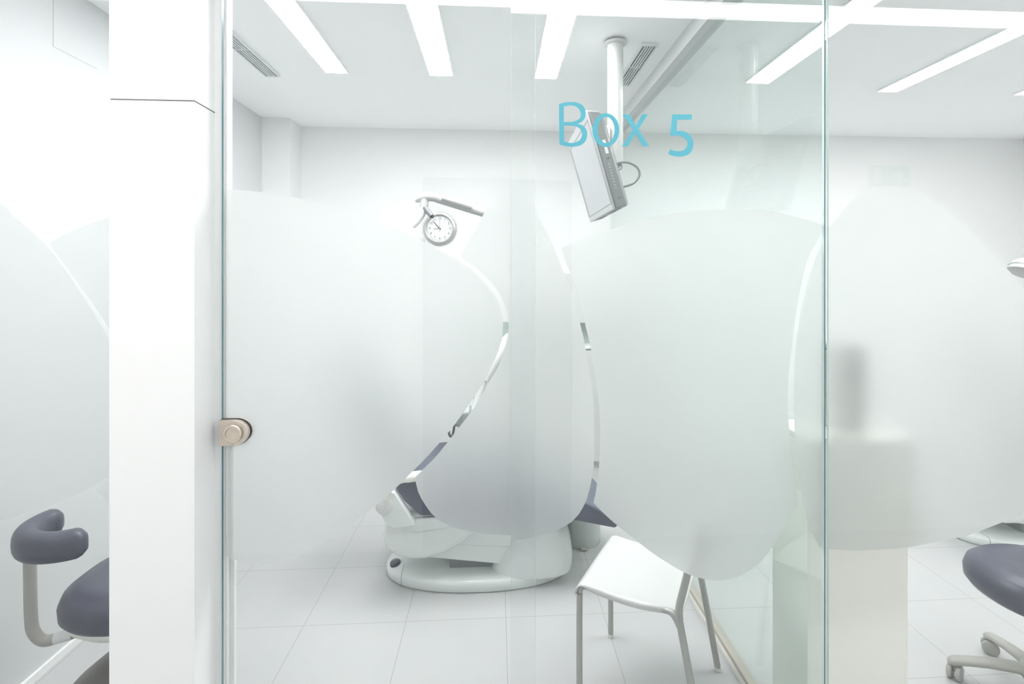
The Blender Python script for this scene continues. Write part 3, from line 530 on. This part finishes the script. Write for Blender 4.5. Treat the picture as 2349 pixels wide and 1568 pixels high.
w = tag(slab('worktop', -0.31, 0.948, YB - 0.19, YB - 0.001, 0.981, 1.003, M['frame'], bevel=0.002), 'thin white worktop over the base cabinets at the back wall', 'worktop')
sh = tag(slab('splash_panel', -0.30, 0.94, YB - 0.012, YB - 0.001, 1.004, 1.185, M['niche']), 'grey-green glass splash panel above the white worktop', 'splash panel')
def cabinet_high(x0, x1, label):
    t = thing('wall_cabinet', label, 'cabinet', ((x0+x1)/2, YB, 1.19), 0, 'white wall cabinets above the worktop')
    w = (x1-x0)/2
    link('body', boxbm(-w+0.001, w-0.001, -0.150, -0.001, 0.0, 0.40), M['white'], t, smooth=False)
    link('door', boxbm(-w+0.002, w-0.002, -0.168, -0.151, 0.0, 0.40), M['white'], t, bevel=0.001)
cabinet_high(0.12, 0.53, 'white wall cabinet above the middle base cabinet')
cabinet_high(0.53, 0.94, 'white wall cabinet beside the green partition')

# ------------------------------------------------------------------ ceiling pole and monitor
pl = thing('ceiling_pole', 'white round ceiling pole that carries the grey monitor', 'pole', (0.616, 2.62, CEIL))
b = bmesh.new(); lathe(b, [(0.0405, 0.0), (0.0405, -0.625), (0.0385, -0.632), (0.036, -0.632), (0.036, -0.60)], 48)
link('tube', b, M['white'], pl)
b = bmesh.new(); lathe(b, [(0.0, -0.606), (0.0362, -0.606), (0.0362, -0.600), (0.0, -0.600)], 48)
link('tube_bottom', b, M['tvdark'], pl)
b = bmesh.new(); lathe(b, [(0.058, 0.0), (0.058, -0.008), (0.052, -0.012), (0.041, -0.012)], 48)
link('ceiling_rose', b, M['white'], pl)
b = bmesh.new(); box(b, -0.062, -0.034, -0.045, 0.045, -0.60, -0.44)
link('mounting_plate', b, M['white'], pl, bevel=0.006)

tv = thing('monitor', 'grey flat monitor hanging tilted from the white ceiling pole', 'monitor', (0.493, 2.64, 2.115))
tilt = Matrix.Rotation(math.radians(-16.0), 4, 'Y')
# local frame: -x is the viewing side, y the width, z the height
def tvpart(name, bm, m, parent=tv, **k):
    bm.transform(tilt); return link(name, bm, m, parent, **k)
W2, H2 = 0.292, 0.238
b = bmesh.new()
ring_loft(b, [[(-0.004, -W2, -H2), (-0.004, W2, -H2), (-0.004, W2, H2), (-0.004, -W2, H2)],
              [(0.052, -W2, -H2+0.001), (0.052, W2, -H2+0.001), (0.052, W2, H2-0.020), (0.052, -W2, H2-0.020)],
              [(0.068, -W2+0.03, -H2+0.012), (0.068, W2-0.03, -H2+0.012), (0.068, W2-0.03, H2-0.05), (0.068, -W2+0.03, H2-0.05)]])
tvpart('rear_casing', b, M['tvdark'], bevel=0.008)
tvpart('front_frame', boxbm(-0.016, -0.004, -W2, W2, -H2, H2), M['tvlight'], bevel=0.005)
tvpart('bezel', boxbm(-0.0172, -0.0158, -W2+0.006, W2-0.006, -H2+0.030, H2-0.040), M['tvdark'])
tvpart('screen', boxbm(-0.0180, -0.0165, -W2+0.008, W2-0.050, -H2+0.032, H2-0.052), M['screen'])
for k in range(9):
    z = -0.03 - k*0.014
    tvpart('button', boxbm(0.018, 0.026, -W2-0.0015, -W2+0.002, z-0.0028, z+0.0028), M['tvlight'])
tvpart('sticker', boxbm(0.022, 0.036, -W2-0.0012, -W2+0.002, 0.02, 0.085), M['label'])
for z in (0.19, 0.0, -0.19):
    tvpart('side_slot', boxbm(0.018, 0.034, -W2-0.0011, -W2+0.002, z-0.004, z-0.001), M['black'])
for y in (-0.20, -0.10, 0.10, 0.20):
    tvpart('speaker_slot', boxbm(0.010, 0.034, y-0.045, y+0.030, -H2-0.001, -H2+0.002), M['black'])
b = bmesh.new(); box(b, 0.066, 0.090, -0.09, 0.06, -0.09, 0.11)
tvpart('bracket', b, M['greyplastic'], bevel=0.008)
b = bmesh.new()
tube(b, smooth_path([(0.060, -0.20, -0.045), (0.085, -0.205, -0.025), (0.135, -0.20, -0.030), (0.175, -0.20, -0.065), (0.178, -0.20, -0.105), (0.140, -0.20, -0.135), (0.09, -0.20, -0.140), (0.062, -0.20, -0.135)]), 0.0058, 10)
tvpart('cable', b, M['tvdark'])
b = bmesh.new()
tube(b, smooth_path([(0.060, -0.20, -0.050), (0.08, -0.205, -0.058), (0.102, -0.205, -0.050), (0.100, -0.205, -0.038), (0.086, -0.205, -0.045)]), 0.003, 8)
tvpart('loose_lead', b, M['tvdark'])

# ------------------------------------------------------------------ dental light on its pole
dl = thing('dental_light', 'white articulated dental light with curved arm in front of the clock', 'lamp', (0.255, 3.16, 0))
def rel(o, *p): return tuple(a - c for a, c in zip(p, o.location))
def D(x, y, z): return rel(dl, x, y, z)
b = bmesh.new(); lathe(b, [(0.0, 0.0), (0.10, 0.0), (0.10, 0.02), (0.085, 0.035), (0.0, 0.035)], 40); link('foot_plate', b, M['shell'], dl)
b = bmesh.new(); tube(b, [(0, 0, 0.035), (0, 0, 1.74)], 0.022); link('pole', b, M['lampwhite'], dl)
b = bmesh.new(); lathe(b, [(0.0, 1.73), (0.010, 1.74), (0.010, 1.775), (0.018, 1.785), (0.030, 1.79), (0.034, 1.805), (0.030, 1.825), (0.0, 1.83)], 32); link('pole_cap', b, M['lampwhite'], dl)
b = bmesh.new()
pts = smooth_path([D(0.245, 3.15, 1.85), D(0.10, 3.05, 1.893), D(-0.14, 2.965, 1.957), D(-0.30, 2.915, 2.000), D(-0.335, 2.905, 2.010)], 5)
tube(b, pts, 0.0245, 20)
arm = link('boom_arm', b, M['lampwhite'], dl)
b = bmesh.new()
tube(b, [D(-0.305, 2.888, 2.010), D(-0.14, 2.938, 1.966)], [0.016, 0.016], 12); link('arm_cover', b, M['lampwhite'], arm)
b = bmesh.new()
tube(b, smooth_path([D(-0.452, 2.90, 1.992), D(-0.425, 2.90, 2.008), D(-0.395, 2.90, 2.018), D(-0.35, 2.903, 2.016), D(-0.325, 2.905, 2.008)], 5),
     [0.008, .012, .016, .020, .022, .024, .025, .0255, .026, .0265, .027, .027, .027, .0265, .026, .026, .0255, .0255, .0255, .025, .025], 20)
link('elbow', b, M['lampwhite'], dl)
b = bmesh.new(); tube(b, [D(-0.402, 2.90, 2.005), D(-0.402, 2.90, 1.962)], 0.024, 24); link('swivel', b, M['lampwhite'], dl)
b = bmesh.new()
tube(b, smooth_path([D(-0.402, 2.90, 1.965), D(-0.404, 2.895, 1.945), D(-0.420, 2.885, 1.905), D(-0.448, 2.87, 1.862), D(-0.480, 2.855, 1.835), D(-0.510, 2.845, 1.818)], 5),
     [0.023 - 0.0004*k for k in range(26)], 20); link('fork_arm', b, M['lampwhite'], dl)
b = bmesh.new(); tube(b, [D(-0.398, 2.885, 1.955), D(-0.356, 2.870, 1.905)], 0.0150, 20); hd = link('handle', b, M['lampgrey'], dl); hd['label'] = 'grey cylindrical handle'
b = bmesh.new(); tube(b, [D(-0.357, 2.8705, 1.906), D(-0.350, 2.868, 1.898)], 0.008, 16); link('handle_tip', b, M['black'], hd)
b = bmesh.new()
lathe(b, [(0.0, 0.052), (0.035, 0.050), (0.065, 0.038), (0.086, 0.018), (0.096, -0.008), (0.098, -0.040), (0.090, -0.045), (0.0, -0.045)], 48)
b.transform(Matrix.Rotation(math.radians(27), 4, 'Y')); b.transform(Matrix.Translation(D(-0.478, 2.88, 1.795)))
link('lamp_head', b, M['lampwhite'], dl)
b = bmesh.new()
lathe(b, [(0.099, -0.006), (0.1005, -0.008), (0.1005, -0.013), (0.099, -0.015)], 48)
b.transform(Matrix.Rotation(math.radians(27), 4, 'Y')); b.transform(Matrix.Translation(D(-0.478, 2.88, 1.795)))
link('head_seam', b, M['tvlight'], dl)

# ------------------------------------------------------------------ dental chair
dc = thing('dental_chair', 'white dental chair with navy cushions on a teardrop base, centre of the room', 'dental chair', (-0.09, 2.80, 0))
def Cx(poly): return [(x + 0.09, z) for x, z in poly]
def CY(y): return y - 2.80
b = bmesh.new()
ring_loft(b, [superring(0, 0, a, bb, z, 72, 2.25) for a, bb, z in ((0.485, 0.243, 0.0), (0.495, 0.250, 0.010), (0.495, 0.250, 0.042), (0.489, 0.245, 0.052), (0.470, 0.230, 0.060), (0.42, 0.19, 0.064), (0.30, 0.12, 0.064), (0.02, 0.01, 0.064))])
base = link('base', b, M['shell'], dc, angle=60)
b = bmesh.new()
rr = [(0.4965, 0.2510, 0.001), (0.4965, 0.2510, 0.042), (0.4905, 0.2463, 0.0527), (0.471, 0.231, 0.0612), (0.42, 0.19, 0.0650)]
for x0, x1, m, nm in ((-0.392, -0.389, M['joint'], 'base_seam'),):
    sv = []
    for a, bb, z in rr:
        e = 2.25
        def yat(x): return -bb * (1 - min(1, abs(x)/a)**e) ** (1/e)
        sv.append(((x0, yat(x0), z), (x1, yat(x1), z)))
    for i in range(len(sv)-1):
        v = [b.verts.new(p) for p in (sv[i][0], sv[i][1], sv[i+1][1], sv[i+1][0])]; b.faces.new(v)
link('base_seam', b, M['joint'], base, smooth=False)
b = bmesh.new()
ring_loft(b, [superring(-0.440, -0.062, a, bb, z, 32, 2) for a, bb, z in ((0.027, 0.036, 0.045), (0.027, 0.036, 0.066), (0.022, 0.030, 0.070), (0.002, 0.002, 0.071))])
fb = link('foot_button', b, M['slate'], dc); fb['label'] = 'dark oval foot button'
b = bmesh.new()
HR = [(-.035, .405, .225, .050), (-.028, .408, .226, .075), (.000, .407, .222, .13), (.035, .398, .214, .19), (.075, .380, .200, .25), (.115, .352, .178, .30), (.155, .315, .145, .335), (.19, .28, .10, .355), (.215, .25, .05, .362)]
ring_loft(b, [superring((x0+x1)/2 + .09, -0.005, (x1-x0)/2, bb, z, 96, 3.2) for x0, x1, bb, z in HR])
link('lift_cover', b, M['shell'], dc, angle=60)
link('lift_shade_block', boxbm(-0.15, 0.16, -0.13, 0.12, 0.05, 0.125), M['tvdark'], dc, bevel=0.006)  # dark block standing in for the shadow beneath the lift arm
link('lift_arm', prism_y(Cx([(-.47, .20), (-.40, .150), (.06, .092), (.20, .20), (.20, .265), (-.30, .255)]), CY(2.63), CY(2.95)), M['shell'], dc, bevel=0.006)
link('lift_arm_cover', prism_y(Cx([(-.36, .215), (.10, .185), (.21, .26), (.20, .335), (-.20, .360)]), CY(2.622), CY(2.958)), M['shell'], dc, bevel=0.006)
b = prism_y(Cx([(-.553, .345), (-.562, .285), (-.548, .225), (-.500, .180), (-.43, .160), (-.35, .160), (-.26, .185), (-.17, .232), (-.10, .290), (-.06, .35), (-.12, .385), (-.45, .40), (-.52, .385)]), CY(2.575), CY(2.99))
link('seat_pan', b, M['shell'], dc, bevel=0.028, seg=5)
link('side_panel', prism_y(Cx([(-.475, .372), (-.445, .318), (-.40, .306), (-.24, .322), (-.16, .352), (-.30, .380)]), CY(2.558), CY(2.590)), M['shell'], dc, bevel=0.010)
link('hinge_bracket', prism_y(Cx([(-.575, .455), (-.515, .53), (-.49, .525), (-.395, .372), (-.40, .362), (-.50, .350), (-.54, .385)]), CY(2.515), CY(2.560)), M['shell'], dc, bevel=0.012, seg=4)
b = bmesh.new(); lathe(b, [(0.0, 0.018), (0.030, 0.016), (0.040, 0.008), (0.041, 0.0)], 40, (-0.540 + .09, CY(2.516), 0.462), 'y'); link('pivot_cap', b, M['white'], dc)
seat = prism_y(Cx([(-.50, .545), (-.45, .47), (-.37, .395), (-.10, .405), (.15, .40), (.42, .345), (.60, .305), (.615, .325), (.57, .375), (.42, .46), (.20, .575), (.02, .62), (-.18, .615), (-.36, .60), (-.45, .595)]), CY(2.54), CY(3.02))
link('seat_cushion', seat, M['navy'], dc, bevel=0.022, seg=5)
link('backrest_shell', prism_y(Cx([(-.50, .575), (-.475, .60), (-.70, 1.04), (-.74, 1.08), (-.755, 1.06), (-.72, .98), (-.55, .58)]), CY(2.64), CY(2.92)), M['shell'], dc, bevel=0.010)
link('backrest_cushion', prism_y(Cx([(-.47, .605), (-.42, .625), (-.46, .72), (-.60, .98), (-.68, 1.06), (-.70, 1.04)]), CY(2.60), CY(2.96)), M['navy'], dc, bevel=0.02, seg=4)
link('headrest', prism_y(Cx([(-.705, 1.075), (-.67, 1.09), (-.71, 1.20), (-.745, 1.23), (-.775, 1.21)]), CY(2.68), CY(2.88)), M['navy'], dc, bevel=0.015, seg=4)
b = bmesh.new(); tube(b, smooth_path([(-.545+.09, CY(2.53), .47), (-.50+.09, CY(2.48), .58), (-.42+.09, CY(2.47), .615), (-.30+.09, CY(2.47), .625)]), [0.018]*6+[0.020]*6+[0.024]*7, 18)
link('armrest', b, M['offwhite'], dc)

# ------------------------------------------------------------------ delivery unit behind the chair
du = thing('delivery_unit', 'white dental delivery unit with grey instrument tray behind frosted film', 'dental unit', (0.02, 3.42, 0))
def U(x, y, z): return (x - 0.02, y - 3.42, z)
link('cabinet', boxbm(-0.16, 0.16, -0.16, 0.16, 0.03, 0.62), M['white'], du, bevel=0.02, seg=4)
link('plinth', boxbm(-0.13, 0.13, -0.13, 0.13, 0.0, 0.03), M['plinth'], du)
b = bmesh.new(); tube(b, [(0, 0, 0.61), (0, 0, 1.10)], 0.03, 20); link('column', b, M['white'], du)
b = bmesh.new(); tube(b, [U(0.02, 3.42, 1.10), U(0.08, 3.10, 1.20)], [0.036, 0.03], 20); link('upper_arm', b, M['white'], du)
b = bmesh.new(); tube(b, [U(0.08, 3.10, 1.20), U(-0.07, 3.02, 0.96)], [0.032, 0.028], 20); link('lower_arm', b, M['white'], du)
tray = link('instrument_tray', boxbm(-0.34, -0.04, -0.58, -0.30, 0.74, 0.83), M['tvlight'], du, bevel=0.02, seg=4)
tray['label'] = 'grey instrument tray'
b = bmesh.new(); tube(b, [U(-0.07, 3.02, 0.96), U(-0.12, 2.99, 0.82)], 0.02, 16); link('tray_post', b, M['white'], du)
for k in range(4):
    b = bmesh.new(); x = -0.28 + k*0.06
    tube(b, smooth_path([(x, -0.585, 0.86), (x, -0.60, 0.80), (x, -0.56, 0.70), (x+0.01, -0.45, 0.66), (x+0.02, -0.35, 0.74)]), 0.007, 10)
    link('instrument_hose', b, M['tvlight'], du)

# low round bin behind the chair
wb = thing('pedal_bin', 'low round grey bin on the floor behind the chair base', 'bin', (0.505, 3.03, 0))
b = bmesh.new(); lathe(b, [(0.0, 0.0), (0.108, 0.0), (0.112, 0.006), (0.112, 0.175), (0.0, 0.175)], 56); link('body', b, M['frostbin'], wb)
b = bmesh.new(); lathe(b, [(0.114, 0.176), (0.114, 0.190), (0.105, 0.200), (0.0, 0.206)], 56); link('lid', b, M['shell'], wb)
link('pedal', boxbm(-0.02, 0.02, -0.135, -0.105, 0.008, 0.016), M['greyplastic'], wb, bevel=0.003)

# ------------------------------------------------------------------ white visitor chair
vc = thing('stacking_chair', 'white plastic chair with grey tubular legs behind the Box 5 glass', 'chair', (0.579, 1.945, 0), math.radians(149.5))
# local +x is the front of the chair
rows = []
prof = [(-.172, .428), (-.164, .439), (-.12, .441), (-.05, .438), (.03, .438), (.10, .441), (.155, .446), (.185, .446), (.205, .437), (.216, .420), (.219, .400)]
ys = [(-.203, .026), (-.2025, .010), (-.197, .0), (-.12, -.001), (0, -.003), (.12, -.001), (.197, .0), (.2025, .010), (.203, .026)]
b = bmesh.new(); V = []
for x, z in prof:
    V.append([b.verts.new((x, y*(.90 if x < -.11 else (.95 if x < -.06 else 1)), z - dz*(1 if x < .18 else .35))) for y, dz in ys])
for i in range(len(prof)-1):
    for j in range(len(ys)-1): b.faces.new((V[i][j], V[i+1][j], V[i+1][j+1], V[i][j+1]))
seat_o = link('seat', b, M['white'], vc, subsurf=2)
sm = seat_o.modifiers.new('solid', 'SOLIDIFY'); sm.thickness = 0.010; sm.offset = -1
seat_o.modifiers.move(1, 0)
b = bmesh.new(); V = []
for k in range(9):
    y = -.195 + .39*k/8; c = (abs(y)/.195)**2
    V.append([b.verts.new((x + 0.022*c - 0.022, y, z)) for x, z in ((-.187, .625), (-.194, .66), (-.209, .72), (-.221, .765), (-.225, .775))])
for k in range(8):
    for j in range(4): b.faces.new((V[k][j], V[k+1][j], V[k+1][j+1], V[k][j+1]))
br = link('backrest', b, M['white'], vc, subsurf=2)
sm = br.modifiers.new('solid', 'SOLIDIFY'); sm.thickness = 0.012; sm.offset = 0; br.modifiers.move(1, 0)
for s in (-1, 1):
    y = s*.188
    b = bmesh.new(); tube(b, [(.203, y, .012), (.203, y, .30), (.202, y, .40)], .0115, 18); lg = link('leg', b, M['tube'], vc)
    cb = bmesh.new(); lathe(cb, [(0.0, 0.0), (.011, 0.0), (.0128, .004), (.0128, .014), (0.0, .014)], 20, (.203, y, 0)); link('foot_cap', cb, M['cap'], lg)
    b = bmesh.new(); y2 = s*.200
    tube(b, smooth_path([(-.236, y2, .012), (-.202, y2, .20), (-.168, y2, .38), (-.160, y2, .43), (-.162, y2, .470), (-.178, y2, .54), (-.200, y2, .64), (-.222, y2, .755)]), .0125, 18)
    lg = link('leg', b, M['tube'], vc)
    cb = bmesh.new(); lathe(cb, [(0.0, 0.0), (.012, 0.0), (.0138, .004), (.0138, .014), (0.0, .014)], 20, (-.2375, y2, 0)); link('foot_cap', cb, M['cap'], lg)
    b = bmesh.new()
    tube(b, smooth_path([(.202, s*.186, .40), (.197, s*.183, .417), (.175, s*.180, .425), (.0, s*.178, .420), (-.10, s*.180, .424), (-.135, s*.186, .422), (-.160, s*.197, .392)]), .0095, 14)
    link('side_rail', b, M['tube'], vc)

# ------------------------------------------------------------------ dental stools
def make_stool(label, loc, rz, star, drop=0.0, size=1.0):
    t = thing('dental_stool', label, 'stool', loc, rz, 'upholstered dental stools on castors')
    b = bmesh.new()
    ring_loft(b, [superring(0, 0, a*size, a*.96*size, z - drop, 48, 2.3) for a, z in ((.18, .435), (.212, .445), (.230, .468), (.232, .500), (.221, .530), (.192, .552), (.145, .559), (.07, .554), (.005, .551))])
    link('seat', b, M['slate'], t, angle=80)
    b = bmesh.new()
    ring_loft(b, [superring(0, 0, a*size, a*.96*size, z - drop*.6, 48, 2.3) for a, z in ((.03, .385), (.12, .39), (.185, .410), (.212, .436), (.216, .450), (.20, .452))])
    link('seat_shell', b, M['offwhite'], t, angle=80)
    b = bmesh.new(); tube(b, [(0, 0, .10), (0, 0, .26)], .032, 24); link('column', b, M['greyplastic'], t)
    b = bmesh.new(); tube(b, [(0, 0, .24), (0, 0, .39)], .018, 20); link('gas_lift', b, M['tube'], t)
    b = bmesh.new(); lathe(b, [(.05, .075), (.06, .09), (.055, .125), (.036, .145), (.0, .147)], 32); hub = link('base_hub', b, M['greyplastic'], t)
    for k in range(5):
        a = star + k*2*math.pi/5; c, s = math.cos(a), math.sin(a)
        b = bmesh.new()
        rings = []
        for u, zt, hh, ww in ((.02, .118, .034, .036), (.08, .118, .030, .034), (.15, .108, .028, .031), (.21, .095, .028, .029), (.255, .082, .030, .027), (.272, .074, .018, .016)):
            rg = []
            for j in range(16):
                q = 2*math.pi*j/16; cc, ss = math.cos(q), math.sin(q)
                yy = ww*math.copysign(abs(cc)**.8, cc)*.8; zz = zt - .012 + hh*.5*math.copysign(abs(ss)**.8, ss)
                rg.append((u*c - yy*s, u*s + yy*c, zz))
            rings.append(rg)
        ring_loft(b, rings)
        leg = link('leg', b, M['greyplastic'], t, angle=70)
        b = bmesh.new()
        ca = a + 1.1; wc_, ws_ = math.cos(ca), math.sin(ca)
        for sgn in (-1, 1):
            rg = []
            for r_, off in ((.001, .006), (.026, .006), (.029, .009), (.029, .019), (.024, .023), (.001, .024)):
                ring = []
                for j in range(28):
                    q = 2*math.pi*j/28
                    lx, lz = r_*math.cos(q), r_*math.sin(q)
                    ring.append((.25*c + lx*wc_ - sgn*off*ws_, .25*s + lx*ws_ + sgn*off*wc_, .029 + lz))
                rg.append(ring)
            ring_loft(b, rg)
        tube(b, [(.25*c, .25*s, .03), (.25*c, .25*s, .065)], .008, 10)
        link('castor', b, M['greyplastic'], leg)
    return t

ls = make_stool('slate dental stool with curved arm-back, left of the white pillar', (-1.225, 1.885, 0), 0.0, math.radians(186))
# curved back support (world offsets from the stool)
cxx, cyy_, rad = -0.225, -0.010, 0.131
b = bmesh.new(); rings = []
angs = [math.radians(148 + 169*k/30) for k in range(31)]
for k, a in enumerate(angs):
    sc_ = 1.0
    if k in (0, 30): sc_ = .55
    elif k in (1, 29): sc_ = .88
    drift = 0.0 * max(0, (k - 18)/12)
    c, s = math.cos(a), math.sin(a); rg = []
    px_, py_ = cxx + rad*c + drift*math.cos(a + math.pi/2), cyy_ + rad*s + drift*math.sin(a+math.pi/2)
    for j in range(20):
        q = 2*math.pi*j/20; cc, ss = math.cos(q), math.sin(q)
        w_ = .037*sc_*math.copysign(abs(cc)**.75, cc); h_ = .047*sc_*math.copysign(abs(ss)**.75, ss)
        rg.append((px_ + w_*c, py_ + w_*s, .700 + h_))
    rings.append(rg)
ring_loft(b, rings)
link('curved_back', b, M['slate'], ls, angle=80)
b = bmesh.new()
tube(b, smooth_path([(-.330, -.075, .665), (-.329, -.075, .56), (-.327, -.074, .44), (-.320, -.072, .385), (-.290, -.066, .350), (-.235, -.052, .356), (-.10, -.02, .375), (-.04, 0, .385)]), .0175, 18)
link('back_post', b, M['greyplastic'], ls)
b = bmesh.new(); tube(b, [(-.262, -.0605, .3525), (-.215, -.048, .358)], .0182, 18); st = link('post_sticker', b, M['label'], ls)
link('post_clamp', boxbm(-.17, .02, -.06, .03, .35, .392), M['greyplastic'], ls, bevel=.01)
b = bmesh.new(); lathe(b, [(.253, .115), (.258, .130), (.247, .155), (.215, .190), (.16, .235), (.10, .275), (.05, .295), (.034, .300), (.034, .27)], 64)
bc = link('base_cover', b, M['umber'], ls, angle=80)
rs = make_stool('slate dental stool at the right edge, in front of the tiled floor', (2.010, 1.775, 0), 0.0, math.radians(150), 0.055, 0.93)

# ------------------------------------------------------------------ next room: cream cabinet, device, far dental chair
cc_ = thing('side_cabinet', 'narrow cream cabinet right behind the glass beside the green partition', 'cabinet', (1.165, 1.695, 0))
link('body', boxbm(-0.165, 0.166, -0.105, 0.105, 0.0, 1.035), M['cream'], cc_, bevel=0.002)
link('top', boxbm(-0.167, 0.180, -0.107, 0.107, 1.035, 1.055), M['cream'], cc_, bevel=0.003)
link('door', boxbm(0.1661, 0.179, -0.10, 0.10, 0.03, 1.03), M['cream'], cc_, bevel=0.002)
dv = thing('dispenser', 'dark grey dispenser on the cream cabinet behind frosted film', 'dispenser', (1.180, 1.72, 1.055))
link('body', boxbm(-0.045, 0.045, -0.055, 0.055, 0.0, 0.27), M['greyplastic'], dv, bevel=0.012)
link('lid', boxbm(-0.047, 0.047, -0.057, 0.057, 0.27, 0.29), M['greyplastic'], dv, bevel=0.006)
link('spout', boxbm(-0.015, 0.015, -0.072, -0.054, 0.18, 0.21), M['black'], dv, bevel=0.003)

dc2 = copy_tree(dc); dc2.location = (3.24, 2.96, 0)
dc2['label'] = 'white dental chair cut off by the right edge of the photo'
dc['group'] = dc2['group'] = 'dental chairs'
dl2 = copy_tree(dl); dl2.location = (4.13, 3.35, 0)
for c_ in dl2.children:
    if c_.name.startswith('pole') and 'cap' not in c_.name: c_.scale.z = 0.905
    elif not c_.name.startswith('foot'): c_.location.z = -0.17
dl2['label'] = 'white dental light just showing at the right edge above the far film'
dl['group'] = dl2['group'] = 'dental lights'

# ------------------------------------------------------------------ emergency exit sign on the corridor wall
ex = thing('exit_sign', 'green and white emergency exit sign, mirrored faintly in the right pane', 'sign', (2.417, YW, 2.12))
link('housing', boxbm(-0.135, 0.135, 0.0, 0.022, 0.0, 0.135), M['frame'], ex, bevel=0.002)
link('sign_face', boxbm(-0.128, 0.128, 0.022, 0.0235, 0.006, 0.129), M['green'], ex, smooth=False)
pg = bmesh.new(); box(pg, -0.112, -0.062, 0.0235, 0.0243, 0.018, 0.118)      # doorway
box(pg, -0.045, 0.000, 0.0235, 0.0243, 0.050, 0.056)
vs = [(0.062, 0.100), (0.050, 0.088), (0.030, 0.080), (0.020, 0.062), (0.030, 0.058), (0.040, 0.070), (0.052, 0.050), (0.040, 0.036), (0.046, 0.020), (0.054, 0.022), (0.052, 0.036), (0.066, 0.050), (0.088, 0.036), (0.108, 0.034), (0.108, 0.042), (0.090, 0.046), (0.076, 0.062), (0.072, 0.080), (0.084, 0.070), (0.092, 0.074), (0.078, 0.092)]
f1 = [pg.verts.new((x, 0.0243, z)) for x, z in vs]; pg.faces.new(f1)
lathe(pg, [(0.010, 0.0), (0.010, 0.0008), (0.0, 0.0008)], 20, (0.070, 0.0235, 0.112), 'y')
link('pictogram', pg, M['dial'], ex, smooth=False)
